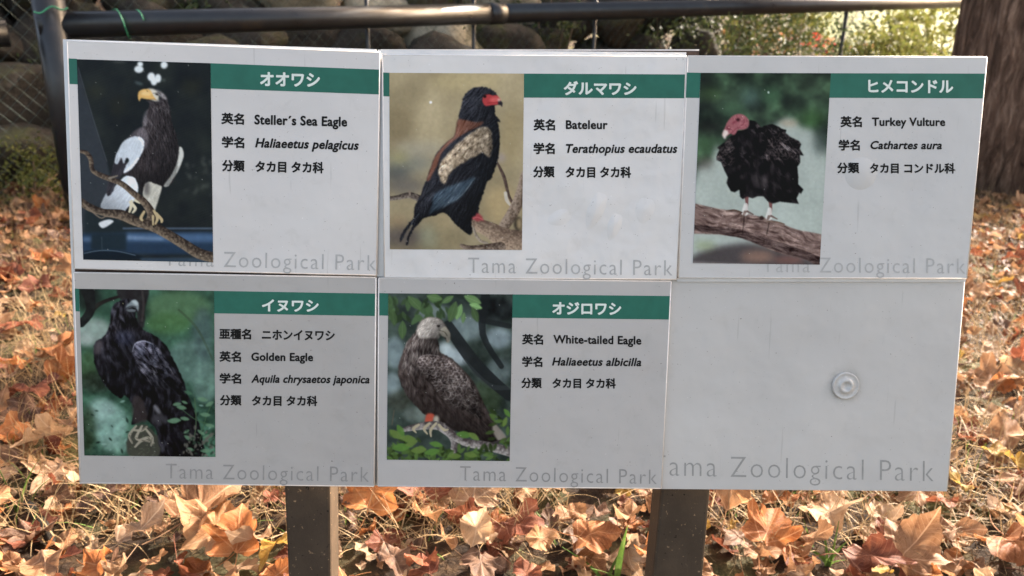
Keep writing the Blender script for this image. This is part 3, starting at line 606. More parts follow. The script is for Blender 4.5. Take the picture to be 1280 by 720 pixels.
def paint_golden():
    c = Print(95, 358, 271, 574, (90, 350, 3.0), (62, 88, 70))
    c.A = np.array([20, 34, 28]) + c.noise(90, 4)[..., None] * np.array([62, 100, 78])
    for a in ((400, 100, 120, 60, (78, 112, 78)), (360, 160, 90, 40, (66, 104, 62)), (440, 300, 90, 80, (84, 112, 104)), (500, 380, 50, 80, (92, 122, 112)), (80, 190, 70, 50, (140, 156, 150)), (50, 220, 30, 24, (150, 166, 160)), (60, 330, 40, 70, (60, 88, 58)), (90, 380, 60, 40, (36, 44, 36)),
              (140, 540, 70, 80, (122, 158, 148)), (110, 480, 50, 40, (132, 164, 156)), (170, 620, 60, 30, (112, 148, 134)), (60, 560, 30, 90, (44, 60, 42)), (60, 60, 50, 60, (26, 32, 30)), (490, 200, 40, 100, (70, 92, 90))):
        c.oval(a[0], a[1], a[2], a[3], a[4], 9, 0.8)
    c.line([(40, 150), (100, 90), (180, 60)], [26, 16, 10], (34, 32, 30)); c.line([(60, 40), (70, 110), (35, 160)], [50, 34, 30], (28, 30, 30))
    c.blob([(175, 30), (285, 30), (275, 100), (270, 170), (250, 180), (235, 100), (180, 70)], (36, 34, 36), 1.5, 1, True, 1); c.line([(262, 40), (268, 90), (262, 150)], 8, (66, 62, 60), 0.6)
    c.line([(400, 110), (470, 180), (530, 300)], [8, 10, 6], (54, 70, 52), 0.5)
    c.A += (c.noise(22, 3)[..., None] - .5) * np.array([40, 56, 48]) * np.linspace(.3, 1.3, c.h)[:, None, None]
    for _ in range(70):
        x = c.rg.uniform(35, 530); y = c.rg.uniform(440, 650); g = c.rg.uniform(0.5, 1.2)
        twigleaf(c, x, y, c.rg.uniform(12, 24), c.rg.uniform(0, 6.3), (36 * g, 56 * g, 46 * g) if c.rg.random() < .7 else (112, 146, 134), .4) if (x < 210 or x > 420) else None
    body = [(142, 150), (146, 110), (160, 86), (188, 72), (215, 69), (238, 74), (248, 92), (246, 112), (238, 122), (246, 150), (270, 185), (305, 202), (350, 240), (382, 300), (412, 360), (432, 420), (455, 480), (482, 560), (492, 612), (488, 662), (322, 662), (320, 590), (312, 555), (290, 530), (270, 520), (250, 530), (222, 540), (232, 480), (200, 430), (182, 440), (142, 412), (110, 370), (86, 312), (80, 262), (88, 228), (108, 216), (130, 190)]
    m = c.blob(body, (22, 21, 25), 1, 1, True, 1); B = c.full(m)
    c.streaks(B, (130, 75, 290, 220), 170, 22, 1.9, [(58, 56, 62), (18, 16, 20), (82, 80, 86), (40, 34, 36)], 2.2, 0.6, 0.25)
    c.streaks(B, (90, 200, 300, 520), 170, 34, 1.7, [(44, 48, 62), (14, 14, 18), (62, 66, 78), (30, 26, 28)], 3, 0.5, 0.2)
    c.oval(200, 215, 36, 30, (62, 68, 92), 8, 0.45)
    m = c.blob([(226, 262), (236, 234), (268, 224), (310, 240), (350, 290), (388, 342), (420, 402), (404, 432), (372, 405), (330, 402), (290, 382), (258, 342), (236, 300)], (42, 42, 50), 1.5); W = c.full(m)
    c.scales(W, (230, 230, 420, 430), 17, 10, 1.0, (70, 70, 78), None, 0.6, 1.8)
    c.streaks(W, (240, 300, 415, 430), 70, 42, 1.05, [(78, 76, 82), (20, 20, 24), (118, 116, 120), (48, 46, 52)], 3.4, 0.7, 0.12)
    c.oval(262, 262, 20, 22, (52, 54, 64), 6, .5); c.line([(226, 265), (236, 236), (268, 225), (300, 236)], 4, (112, 116, 128), 0.6)
    c.streaks(B, (320, 400, 480, 650), 110, 50, 1.2, [(38, 36, 40), (10, 10, 12), (52, 50, 54)], 3, 0.5, 0.15)
    c.plume(B, 1.5, 22, 22, (.95, 1, 1.12), 12); c.plume(W, 1.05, 26, 40, (1, 1, 1.08), 8); c.relief(W, 30, .8); c.relief(B, 40, .6)
    c.oval(97, 250, 15, 28, (78, 72, 76), 4, 0.7, 0.3)
    m = c.blob([(228, 440), (262, 440), (282, 520), (262, 530), (232, 532)], (56, 50, 50), 3, 0.8)
    c.oval(318, 482, 9, 22, (140, 142, 150), 3, 0.7, -0.6); c.oval(325, 520, 30, 24, (74, 74, 80), 6, 0.6)
    c.blob([(198, 106), (206, 92), (222, 76), (238, 72), (249, 84), (250, 104), (247, 118), (241, 104), (226, 99)], (112, 124, 128), 1, 1, False); c.blob([(200, 110), (222, 106), (240, 110), (236, 118), (214, 118)], (92, 100, 104), 1, 1, False)
    c.blob([(224, 78), (240, 76), (248, 92), (236, 92)], (176, 190, 192), 1.5, 0.8); c.line([(202, 104), (222, 96), (240, 100)], 2.5, (40, 40, 44)); c.oval(190, 88, 7, 5, (12, 12, 14), 0.8); c.oval(191, 87, 2, 2, (170, 160, 130), 0.5)
    # feet on mossy stump
    c.blob([(205, 600), (225, 560), (262, 540), (300, 560), (322, 600), (320, 662), (215, 662)], (60, 62, 54), 2, 1, True, 2)
    for P in ([(240, 545), (215, 580), (225, 610)], [(262, 545), (240, 590), (262, 600)], [(250, 600), (285, 590), (305, 610)], [(275, 555), (300, 590), (296, 620)], [(225, 560), (260, 562), (280, 548)], [(236, 625), (262, 600), (290, 605)]):
        c.line(P, [7, 11, 6], (140, 136, 120)); c.line(P[1:], [4, 2], (74, 70, 62), 0.7)
    st = c.full(c.mask([(205, 600), (225, 560), (262, 540), (300, 560), (322, 600), (320, 662), (215, 662)])); c.streaks(st, (205, 550, 320, 660), 60, 10, 1.5, [(120, 122, 108), (44, 48, 40), (96, 112, 84)], 3, .6, 1.5)
    # plant in front of the tail
    c.line([(460, 440), (465, 540), (455, 600)], 3, (70, 96, 66)); c.line([(410, 480), (462, 520), (520, 540)], 2.5, (60, 90, 60)); c.line([(480, 600), (500, 520), (520, 470)], 2.5, (60, 90, 60))
    for x, y, L, an in ((452, 425, 34, 3.5), (470, 440, 40, .2), (410, 460, 34, 3.0), (430, 478, 40, 3.3), (400, 528, 44, 3.2), (440, 520, 36, 3.3), (370, 520, 40, .1), (480, 500, 40, .1), (500, 540, 36, .2), (470, 560, 34, .6), (490, 590, 40, -.2), (450, 600, 36, 3.7), (430, 630, 30, .3), (480, 640, 40, 0), (410, 450, 26, .4), (500, 470, 36, -.5), (440, 560, 26, 2.6)):
        twigleaf(c, x, y, L, an, (62, 98, 76) if (x + y) % 2 else (88, 124, 96), .42)
    for _ in range(60): twigleaf(c, c.rg.uniform(420, 535), c.rg.uniform(560, 655), c.rg.uniform(10, 22), c.rg.uniform(0, 6.3), (40, 58, 46) if c.rg.random() < .6 else (88, 88, 80), .5)
    c.flecks(26); return c

def paint_whitetail():
    c = Print(481, 364, 643, 579, (470, 350, 3.0), (48, 58, 54))
    c.A = np.array([34, 42, 40]) + c.noise(90, 3)[..., None] * np.array([34, 42, 36])
    for a in ((340, 180, 70, 46, (104, 120, 122)), (460, 215, 52, 40, (126, 144, 150)), (295, 285, 58, 34, (158, 174, 180)), (70, 270, 40, 60, (112, 130, 134)), (60, 390, 34, 50, (120, 138, 142)), (210, 120, 60, 30, (108, 124, 122)), (260, 250, 30, 20, (170, 184, 188)), (460, 340, 50, 50, (84, 98, 98)), (410, 440, 60, 70, (48, 62, 44)), (90, 450, 50, 40, (60, 66, 58)), (150, 500, 50, 30, (98, 110, 104)), (440, 110, 80, 50, (24, 28, 30))):
        c.oval(a[0], a[1], a[2], a[3], a[4], 8, 0.85)
    c.A += (c.noise(34, 3)[..., None] - .5) * np.array([40, 46, 44]); c.line([(270, 170), (380, 320), (500, 430)], [40, 50, 40], (30, 34, 36), 0.9); c.line([(330, 300), (420, 390), (500, 400)], [16, 20, 16], (70, 78, 80), 0.3); c.line([(410, 60), (400, 200), (470, 320)], [34, 24, 20], (26, 30, 32), 0.8); c.line([(400, 150), (500, 170)], 20, (30, 34, 36), .8)
    for _ in range(46):
        g = c.rg.uniform(0.6, 1.25); twigleaf(c, c.rg.uniform(40, 260), c.rg.uniform(50, 130), c.rg.uniform(30, 55), c.rg.uniform(0.6, 2.6), (62 * g, 86 * g, 54 * g), .42)
    for x, y, L, an, g in ((100, 150, 70, 1.6, 1.0), (120, 60, 70, .8, 1.1), (60, 110, 60, 1.4, .9), (320, 90, 60, 1.9, 1.5), (330, 60, 70, .4, 1.4), (350, 90, 50, .3, 1.7), (300, 80, 80, 1.9, 1.0), (360, 100, 60, 1.2, .9), (290, 60, 50, 2.6, 1.2), (190, 60, 60, .2, 1.2), (330, 120, 40, 1.7, 1.2)):
        twigleaf(c, x, y, L, an, (70 * g, 96 * g, 58 * g), .45); c.line([(x, y), (x + math.cos(an) * L * .9, y + math.sin(an) * L * .9)], 1.5, (100 * g, 124 * g, 84 * g), .5)
    body = [(148, 190), (158, 165), (175, 146), (200, 137), (230, 140), (252, 155), (268, 178), (277, 200), (276, 222), (264, 230), (256, 212), (240, 204), (232, 215), (236, 245), (242, 268), (280, 288), (330, 335), (362, 372), (392, 430), (432, 510), (486, 588), (478, 604), (442, 612), (400, 602), (342, 578), (292, 562), (250, 548), (225, 520), (212, 505), (186, 503), (150, 470), (112, 425), (86, 362), (84, 318), (98, 272), (118, 225), (136, 205)]
    m = c.blob(body, (52, 45, 43), 1, 1, True, 1); B = c.full(m)
    c.streaks(B, (85, 250, 230, 500), 230, 34, 1.5, [(84, 78, 76), (36, 32, 34), (66, 58, 58), (46, 40, 42)], 3, 0.55, 0.15)
    c.streaks(B, (100, 180, 250, 330), 250, 30, 1.9, [(128, 124, 120), (84, 80, 78), (108, 104, 102), (150, 146, 140), (62, 58, 58)], 2.6, 0.6, 0.18)
    m = c.blob([(152, 190), (160, 165), (176, 147), (200, 138), (230, 141), (252, 157), (262, 180), (240, 200), (232, 215), (200, 215), (165, 215)], (124, 120, 113), 2, 0.8); H = c.full(m)
    c.streaks(H, (150, 138, 262, 215), 120, 18, 2.4, [(176, 173, 166), (92, 88, 84), (150, 146, 140), (108, 104, 100)], 2.4, 0.9, 0.3)
    c.blob([(238, 190), (256, 172), (270, 184), (278, 202), (276, 224), (265, 230), (262, 214), (248, 206)], (158, 154, 138), 1); c.line([(236, 186), (256, 192), (266, 206)], 2.5, (66, 58, 50), .8)
    c.oval(234, 170, 7, 4.5, (26, 22, 22), 1); c.line([(222, 160), (244, 164)], 3, (92, 88, 86), .8)
    m = c.blob([(153, 305), (166, 283), (195, 276), (240, 282), (285, 300), (330, 345), (362, 385), (382, 440), (396, 510), (380, 515), (345, 490), (310, 480), (270, 460), (235, 420), (200, 370), (170, 345)], (56, 49, 47), 1.5); W = c.full(m)
    c.scales(W, (155, 280, 340, 400), 18, 11, 0.95, (132, 126, 124), None, 0.9, 2.4)
    c.scales(W, (230, 360, 390, 510), 26, 20, 1.1, (124, 118, 114), None, 0.9, 2.8)
    c.streaks(W, (200, 360, 395, 510), 90, 46, 1.05, [(96, 90, 88), (38, 34, 36), (126, 120, 116)], 2.6, 0.6, 0.12)
    c.line([(154, 308), (165, 286), (195, 277), (236, 282)], 3, (116, 110, 108), .6)
    c.streaks(B, (220, 450, 480, 610), 120, 60, 0.75, [(46, 42, 44), (26, 24, 26), (70, 64, 64)], 3.4, 0.6, 0.12)
    c.plume(B, 1.35, 20, 20, (1, .95, .9), 10); c.plume(W, 1.0, 22, 22, (1, .96, .92), 9); c.plume(H, 1.9, 12, 16); c.relief(W, 30, .5); c.relief(B, 40, .6)
    c.blob([(438, 535), (455, 545), (488, 586), (478, 604), (462, 606), (440, 570)], (150, 144, 132), 2, 0.75)
    c.blob([(190, 500), (216, 500), (214, 520), (206, 536), (184, 536)], (166, 72, 54), 1.5); c.oval(226, 520, 10, 16, (190, 184, 164), 3, .8)
    bt = ((150, 146, 142), -1)
    c.line([(100, 560), (170, 545), (240, 545), (280, 575), (296, 610), (285, 655)], [16, 28, 34, 34, 30, 22], (66, 60, 60), tex=bt)
    c.line([(240, 550), (330, 605), (420, 622), (520, 648)], [26, 30, 34, 38], (64, 58, 58), tex=bt); c.line([(440, 610), (500, 590)], [10, 6], (54, 50, 50))
    for P in ([(200, 535), (180, 555), (192, 575)], [(225, 535), (205, 560), (206, 585)], [(160, 540), (140, 555), (150, 570)], [(235, 540), (255, 560), (270, 558)]): c.line(P, [9, 11, 5], (158, 150, 124))
    c.line([(60, 540), (68, 485)], 3, (88, 80, 66)); c.line([(262, 538), (290, 558)], 6, (40, 36, 36))
    for _ in range(150):
        x = c.rg.uniform(35, 500); y = c.rg.uniform(580 if x < 180 else 640 if x < 440 else 500, 690); g = c.rg.uniform(0.5, 1.4); twigleaf(c, x, y, c.rg.uniform(22, 44), c.rg.uniform(0, 6.3), (60 * g, 82 * g, 40 * g), .4)
    for x, y, L, an in ((80, 540, 55, 1.1), (50, 560, 60, .6), (90, 590, 60, .1), (60, 630, 70, -.1), (130, 640, 60, -.1), (200, 610, 50, .2), (300, 575, 60, .1), (345, 570, 50, .6), (480, 480, 40, .9), (490, 510, 40, 1.9), (330, 650, 50, .2), (180, 650, 60, -.2), (110, 620, 50, -.4), (270, 660, 50, 0)):
        twigleaf(c, x, y, L, an, (92, 118, 56) if int(x) % 20 else (80, 120, 52), .45)
    c.flecks(26); return c


# ------------------------------------------------------------------ the sign
def print_mesh(name, canvas, quad, d, k=1.07):
    """colour print over the quad (TL, TR, BR, BL in photo pixels) at depth d on the sign"""
    q = [np.array(bp(*p, d)) for p in quad]
    nx, ny = 200, 290
    ps = [np.array(p, float) for p in quad]
    s, t = np.meshgrid(np.linspace(0, 1, nx), np.linspace(0, 1, ny))
    s = s.ravel()[:, None]; t = t.ravel()[:, None]
    W = (1 - s) * (1 - t) * q[0] + s * (1 - t) * q[1] + s * t * q[2] + (1 - s) * t * q[3]
    PX = (1 - s) * (1 - t) * ps[0] + s * (1 - t) * ps[1] + s * t * ps[2] + (1 - s) * t * ps[3]
    rgb = lin(np.clip(canvas.sample(PX[:, 0], PX[:, 1]), 0, 255)) * k
    rgb = np.clip(rgb * 1.08 - 0.0035, 0.002, 0.85)
    base = np.array(BO + BN * d)
    V = base + W[:, :1] * np.array(BX) + W[:, 1:] * np.array(BU)
    I = np.arange(nx * ny).reshape(ny, nx)
    Fc = np.stack([I[:-1, :-1], I[1:, :-1], I[1:, 1:], I[:-1, 1:]], -1).reshape(-1, 4)
    me = bpy.data.meshes.new(name)
    me.vertices.add(len(V)); me.vertices.foreach_set('co', V.astype(np.float32).ravel())
    me.loops.add(Fc.size); me.loops.foreach_set('vertex_index', Fc.astype(np.int32).ravel())
    me.polygons.add(len(Fc)); me.polygons.foreach_set('loop_start', np.arange(0, Fc.size, 4, dtype=np.int32))
    me.update(calc_edges=True)
    at = me.color_attributes.new('print', 'FLOAT_COLOR', 'POINT')
    at.data.foreach_set('color', np.concatenate([rgb, np.ones((len(rgb), 1))], 1).astype(np.float32).ravel())
    me.materials.append(M_PRINT); return me
mt, nt, b = new_mat('photographic_print', 0.5, 0.08); M_PRINT = mt
ca = nt.nodes.new('ShaderNodeVertexColor'); ca.layer_name = 'print'; nt.links.new(ca.outputs[0], b.inputs['Base Color'])
nt.links.new(math_n(nt, 'MULTIPLY_ADD', noise(nt, 30, 4, 0.6, geo_pos(nt)), 0.3, 0.2), b.inputs['Roughness'])

def plate(quad, d0, d1, d_ref=None):
    """closed slab whose front corners match the quad (TL, TR, BR, BL); front at d0, back at d1"""
    q = [bp(*p, d0) for p in quad]
    f = [bw(x, d0, z) for x, z in q]; k = [bw(x, d1, z) for x, z in q]
    m = MB(); m.hexa([f[3], f[2], f[1], f[0], k[3], k[2], k[1], k[0]]); return m
def set_edges(me, mat_edge, front_normal=None):
    me.materials.append(mat_edge)
    for p in me.polygons:
        if abs(p.normal.dot(BN)) < 0.7: p.material_index = 1

BL_C = bp(1076, 217, -0.0045)
BL_P = [(0.0, 0.0016), (0.004, 0.00155), (0.007, 0.0013), (0.0105, 0.0009), (0.0145, 0.00035), (0.0175, -0.0003)]
def blister(x, z):
    r = math.hypot(x - BL_C[0], z - BL_C[1]); return max(0.0, float(np.interp(r, [p[0] for p in BL_P], [p[1] for p in BL_P])))
def text_mesh(name, jobs, d):
    """jobs: (text, xl, yl, xr, yr, cap_px, offset, shear, spacing, cap_ratio) -> one flat lettering mesh; baseline from (xl, yl) to (xr, yr)"""
    V = []; Fc = []
    for txt, xl, yl, xr, yr, cap, off, shear, spc in jobs:
        cu = bpy.data.curves.new('t', 'FONT'); cu.body = txt; cu.size = 1; cu.offset = min(off, 0.004); cu.shear = shear
        cu.space_character = spc; cu.resolution_u = 3; cu.fill_mode = 'BOTH'
        o = bpy.data.objects.new('t', cu); COL.objects.link(o)
        dg = bpy.context.evaluated_depsgraph_get(); me = bpy.data.meshes.new_from_object(o.evaluated_get(dg))
        co = np.zeros(len(me.vertices) * 3); me.vertices.foreach_get('co', co); co = co.reshape(-1, 3)
        polys = [tuple(p.vertices) for p in me.polygons]
        bpy.data.objects.remove(o); bpy.data.curves.remove(cu); bpy.data.meshes.remove(me)
        x0, x1 = co[:, 0].min(), co[:, 0].max()
        if cap > 0:      # latin: the capital height is the top of the box
            y0 = 0.0; y1 = co[:, 1].max()
        else:            # japanese: fit the whole box
            y0, y1 = co[:, 1].min(), co[:, 1].max()
        h = abs(cap); n = len(V); dx, dy = xr - xl, yr - yl
        for X, Y, _ in co:
            u = (X - x0) / (x1 - x0); v = (Y - y0) / (y1 - y0) * h
            L = math.hypot(dx, dy); a = bp(xl + dx * u + dy / L * v * 0.6, yl + dy * u - v, d)
            V.append(bw(a[0], d - blister(a[0], a[1]) * (d < -0.0045), a[1]))
        nv = len(co); Fc += [tuple(i + n for i in f) for f in polys]
        if off > 0.012:      # heavier stroke: shifted copies, a hair in front of each other
            for kk, (sx, sy) in enumerate(((1, 0), (-1, 0), (0, 1), (0, -1), (.7, .7), (-.7, -.7), (.7, -.7), (-.7, .7))):
                e = h / 1e3 * off * 1000 * 1.15 / F_PX * 0.78; sh2 = BX * sx * e + BU * sy * e - BN * 0.000008 * (kk + 1)
                n2 = len(V); V += [v + sh2 for v in V[n:n + nv]]; Fc += [tuple(i + n2 for i in f) for f in polys]
    return mesh(name, V, Fc)
def flat_quad(px, d):
    return mesh('print', [bw(*(lambda a: (a[0], d, a[1]))(bp(*p, d))) for p in (px[3], px[2], px[1], px[0])], [(0, 1, 2, 3)])

def lip(q, d, parent, r=0.0010):
    """the sheet's rolled edge, a thin rounded bead round the panel"""
    c = [bw(bp(*p, d)[0], d, bp(*p, d)[1]) for p in q]
    for a, b_ in zip(c, c[1:] + c[:1]):
        m = MB(); m.tube([a, b_], r, 10); link('edge_bead', m.me('edge_bead', True), M_EDGE, parent)
sign = empty('information_board', bw(0.45, 0.02, -0.31), 'grey species board of a zoo with five bird panels on two steel posts', 'sign')
sign.location = Vector((0, 0.0, 0.0))
JB = 0.030; LB = 0.034       # extra stroke weight
DT = -0.0002                 # lettering sits this far in front of its panel
panels = [
  dict(q=[(84.8, 52), (474.5, 65.6), (470.3, 343.6), (93.4, 335)], d=(-0.004, 0.0), paint=paint_sea_eagle,
       ph=[(96, 74), (263, 79), (266.5, 328), (104, 324.5)],
       gl=[(85.7, 73), (96, 73.4), (97, 105.4), (87, 105)], gr=[(263, 79), (473.9, 87), (473.5, 118), (263.6, 110.6)],
       title=('オオワシ', 325.6, 107, 399.3, 108.3, -16.5),
       jp=[('英名', 277, 154.6, 304.5, 155.6, -13.5), ('学名', 277.5, 184, 304.8, 185, -13.5), ('分類', 278, 213.6, 305.3, 214.4, -13.5), ('タカ目 タカ科', 319.6, 214.8, 404, 216.4, -13.6)],
       la=[("Steller´s Sea Eagle", 318.4, 155.0, 433.4, 157.8, 11.4, 0), ('Haliaeetus pelagicus', 319.3, 183.8, 448, 187, 10.9, .22)],
       park=(205, 332, 470, 338.2, 19), lab='white panel with a white-shouldered black eagle holding a big yellow beak to the left'),
  dict(q=[(478.6, 69.6), (857.4, 70.8), (845.4, 348.8), (481, 346.4)], d=(-0.0035, 0.0), paint=paint_bateleur,
       ph=[(486.8, 91), (655, 92), (652.4, 312.5), (487.3, 311.5)],
       gl=[(478.9, 90.5), (486.8, 91), (486.8, 120.6), (479.2, 120.2)], gr=[(655, 92), (856.4, 93), (855.3, 122.8), (654.8, 122)],
       title=('ダルマワシ', 705.2, 118.4, 795, 119, -16.6),
       jp=[('英名', 667.4, 162.7, 693.4, 162.8, -13.5), ('学名', 667.3, 192.3, 693, 192.3, -13.5), ('分類', 666.9, 221.5, 692.8, 221.5, -13.4), ('タカ目 タカ科', 707.3, 221.9, 788.4, 222, -13.4)],
       la=[('Bateleur', 707.7, 160.9, 759.2, 161, 10.3, 0), ('Terathopius ecaudatus', 707.7, 190.8, 846.4, 190.8, 10.4, .22)],
       park=(585, 341, 840.5, 344.5, 19), lab=None),
  dict(q=[(859.8, 70.6), (1233, 72), (1207.7, 347.8), (848.2, 346.4)], d=(-0.0045, 0.0), paint=paint_vulture,
       ph=[(876, 91), (1038.6, 91.5), (1024.6, 330.8), (866, 329)],
       gl=[(858.6, 90.6), (876, 91), (874.4, 122.4), (857.2, 122.2)], gr=[(1038.6, 91.5), (1231.2, 92), (1228.4, 123), (1036.8, 122.2)],
       title=('ヒメコンドル', 1085.7, 115.6, 1191, 116, -15.4),
       jp=[('英名', 1051, 158.6, 1077, 158.6, -13), ('学名', 1048.7, 187.8, 1074.4, 187.8, -13), ('分類', 1047, 216.3, 1072.8, 216.3, -12.8), ('タカ目 コンドル科', 1087.3, 216.4, 1193.2, 216.6, -12.4)],
       la=[('Turkey Vulture', 1090.3, 157, 1181.2, 157.2, 9.8, 0), ('Cathartes aura', 1088.5, 186, 1177, 186.2, 9.6, .22)],
       park=(953, 340.2, 1206.5, 342, 18.8), lab=None),
  dict(q=[(92.8, 341), (469.7, 347), (467.4, 607.4), (101.5, 603)], d=(-0.003, 0.001), paint=paint_golden,
       ph=[(99, 361), (267.5, 363.6), (269.3, 571.2), (105.4, 569.4)],
       gl=[(93.4, 360.6), (99, 361), (99.6, 389.4), (94.4, 389)], gr=[(267.5, 363.6), (468.9, 367), (468.5, 395), (267.8, 391.6)],
       title=('イヌワシ', 327.8, 389, 397.8, 389.6, -14.4),
       jp=[('亜種名', 274.5, 423.4, 313.4, 424, -12.6), ('ニホンイヌワシ', 327.7, 424.4, 418, 425.4, -12), ('英名', 274.6, 451.8, 300.8, 452.2, -12.6), ('学名', 274.8, 479, 301, 479.4, -12.4), ('分類', 275.3, 506.4, 301.5, 506.6, -12.4), ('タカ目 タカ科', 315.2, 507, 396.3, 507.4, -12.4)],
       la=[('Golden Eagle', 314.4, 450.6, 391, 451.2, 9.7, 0), ('Aquila chrysaetos japonica', 314.4, 478, 461.6, 479, 9.4, .22)],
       park=(207, 598, 461, 602.4, 18.4), lab=None),
  dict(q=[(473.8, 348), (838.4, 351.8), (826.2, 610), (472.6, 607)], d=(-0.003, 0.001), paint=paint_whitetail,
       ph=[(485.4, 366.6), (640.8, 368), (637, 576.4), (483.5, 574.6)],
       gl=[(474, 366.3), (485.4, 366.6), (485, 394.6), (474.2, 394.3)], gr=[(640.8, 368), (837.3, 370), (836, 399.4), (640.3, 397.2)],
       title=('オジロワシ', 690.8, 392.6, 776, 393.4, -14.8),
       jp=[('英名', 653, 430.3, 678.5, 430.6, -12.5), ('学名', 653, 458.2, 677.6, 458.4, -12.5), ('分類', 652, 484.8, 676.8, 485, -12.4), ('タカ目 タカ科', 690.8, 485, 769.5, 485.4, -12.2)],
       la=[('White-tailed Eagle', 692, 428.8, 801.3, 430.4, 9.8, 0), ('Haliaeetus albicilla', 690.4, 456.6, 801.3, 457.4, 9.6, .22)],
       park=(575, 600.6, 821, 605.2, 18), lab=None),
]
plabs = ['panel for a dark eagle with white shoulders and a yellow beak', 'panel for a bird with a red face and beige wing', 'panel for a pink-headed black vulture', 'panel for a dark brown eagle looking up right', 'panel for a grey-brown eagle on a mossy branch']
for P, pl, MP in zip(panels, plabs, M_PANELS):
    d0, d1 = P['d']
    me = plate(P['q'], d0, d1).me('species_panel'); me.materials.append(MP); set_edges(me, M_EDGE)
    po = link('species_panel', me, None, sign); po['label'] = pl
    lip(P['q'], d0 + 0.0009, po)
    mb = flat_quad(P['gl'], d0 - 0.0001); o = link('green_band', mb, M_GREEN, po)
    mb = flat_quad(P['gr'], d0 - 0.0001); o = link('green_band', mb, M_GREEN, po)
    c = P['paint']()
    link('bird_photograph', print_mesh('bird_photograph', c, P['ph'], d0 - 0.0003), None, po)
    t = P['title']
    link('species_title', text_mesh('species_title', [(*t, JB, 0, 1.0)], d0 + DT - 0.0001), M_WHITE, po)
    link('species_lettering', text_mesh('species_lettering', [(*j, JB, 0, 1.0) for j in P['jp']] + [(*l[:6], LB, l[6], 1.04) for l in P['la']], d0 + DT), M_BLACK, po)
    pk = P['park']
    link('park_name', text_mesh('park_name', [('Tama Zoological Park', pk[0], pk[1], pk[2], pk[3], pk[4], -0.006, 0, 1.16)], d0 + DT), M_GREYD if MP in M_PANELS[3:] else M_GREY, po)

# bare panel at the lower right, set a little back
me = plate([(826, 348), (1205, 348.6), (1183, 614), (824, 611)], 0.0012, 0.0045).me('bare_panel'); me.materials.append(M_BARE); set_edges(me, M_EDGE)
bare = link('bare_panel', me, None, sign); lip([(826, 349), (1205, 349.6), (1183, 613), (824, 610)], 0.0024, bare)
bare['label'] = 'bare grey panel with only the park name and a round cap'
link('park_name', text_mesh('park_name', [('Tama Zoological Park', 813, 594.2, 1167, 602, 25.5, -0.012, 0, 1.16)], 0.0011), M_GREYB, bare)
# blister where the panel for the vulture covers a bolt
cx, cz = bp(1076, 217, -0.0045)
m = MB(); n = 40; V = []
for ri, (r, h) in enumerate(BL_P):
    for k in range(n): a = 2 * math.pi * k / n; V.append(bw(cx + r * math.cos(a), -0.0045 - h, cz + r * math.sin(a)))
Fc = [(i * n + k, i * n + (k + 1) % n, (i + 1) * n + (k + 1) % n, (i + 1) * n + k) for i in range(5) for k in range(n)]
m.add(V, Fc)
vp = [o for o in sign.children if o.get('label') == plabs[2]][0]
bl = link('raised_blister', m.me('raised_blister', True), M_PANELS[2], vp)
# shallow dents and bulges of the middle panel
mp_ = [o for o in sign.children if o.get('label') == plabs[1]][0]
for (px, py, ra, rb, rot, hh) in ((745, 262, .0085, .020, .35, .0016), (768, 282, .007, .014, .3, .0012), (806, 262, .010, .013, .2, .0011), (700, 272, .008, .012, 1.2, .0008)):
    cx, cz = bp(px, py, -0.0035); n = 36; V = []; rr = [(0, 1), (.25, .9), (.5, .62), (.75, .27), (.92, .06), (1.05, -.08)]
    for r, f in rr:
        for k in range(n):
            a = 2 * math.pi * k / n; u, v = ra * r * math.cos(a), rb * r * math.sin(a) * (1 + .12 * math.sin(3 * a))
            V.append(bw(cx + u * math.cos(rot) + v * math.sin(rot), -0.0035 - hh * f, cz - u * math.sin(rot) + v * math.cos(rot)))
    m = MB(); m.add(V, [(i * n + k, i * n + (k + 1) % n, (i + 1) * n + (k + 1) % n, (i + 1) * n + k) for i in range(5) for k in range(n)])
    link('dent', m.me('dent', True), M_PANELS[1], mp_)
# round plastic cap over the bolt of the bare panel
cx, cz = bp(1056.5, 482, 0.001)
prof = [(0.0, 0.0020), (0.0035, 0.0020), (0.0042, 0.0030), (0.0052, 0.0036), (0.0068, 0.0036), (0.0078, 0.0024), (0.0088, 0.0018), (0.0118, 0.0017), (0.0128, 0.0022), (0.0138, 0.0022), (0.0142, 0.0012), (0.0142, -0.0012)]
n = 48; V = []
for r, h in prof:
    for k in range(n): a = 2 * math.pi * k / n; V.append(bw(cx + r * math.cos(a), 0.001 - h, cz + r * math.sin(a)))
Fc = [(i * n + k, i * n + (k + 1) % n, (i + 1) * n + (k + 1) % n, (i + 1) * n + k) for i in range(len(prof) - 1) for k in range(n)]
# grime that has gathered round the cap and run down below it
nt = M_BARE.node_tree; b = nt.nodes['Principled BSDF']; old = b.inputs['Base Color'].links[0].from_socket
vd = nt.nodes.new('ShaderNodeVectorMath'); vd.operation = 'DISTANCE'; nt.links.new(geo_pos(nt), vd.inputs[0]); vd.inputs[1].default_value = bw(cx, 0.001, cz)
dd = math_n(nt, 'ADD', vd.outputs['Value'], math_n(nt, 'MULTIPLY', math_n(nt, 'SUBTRACT', noise(nt, 120, 4, 0.7, geo_pos(nt)), 0.5), 0.012))
ring = ramp(nt, dd, [(0.0130, (0.62, 0.61, 0.59)), (0.0152, (0.86, 0.855, 0.84)), (0.021, (1, 1, 1))])
nt.links.new(mix(nt, 1.0, old, ring, 'MULTIPLY'), b.inputs['Base Color'])
m = MB(); m.add(V, Fc); link('round_cap', m.me('round_cap', True), M_CAP, bare)

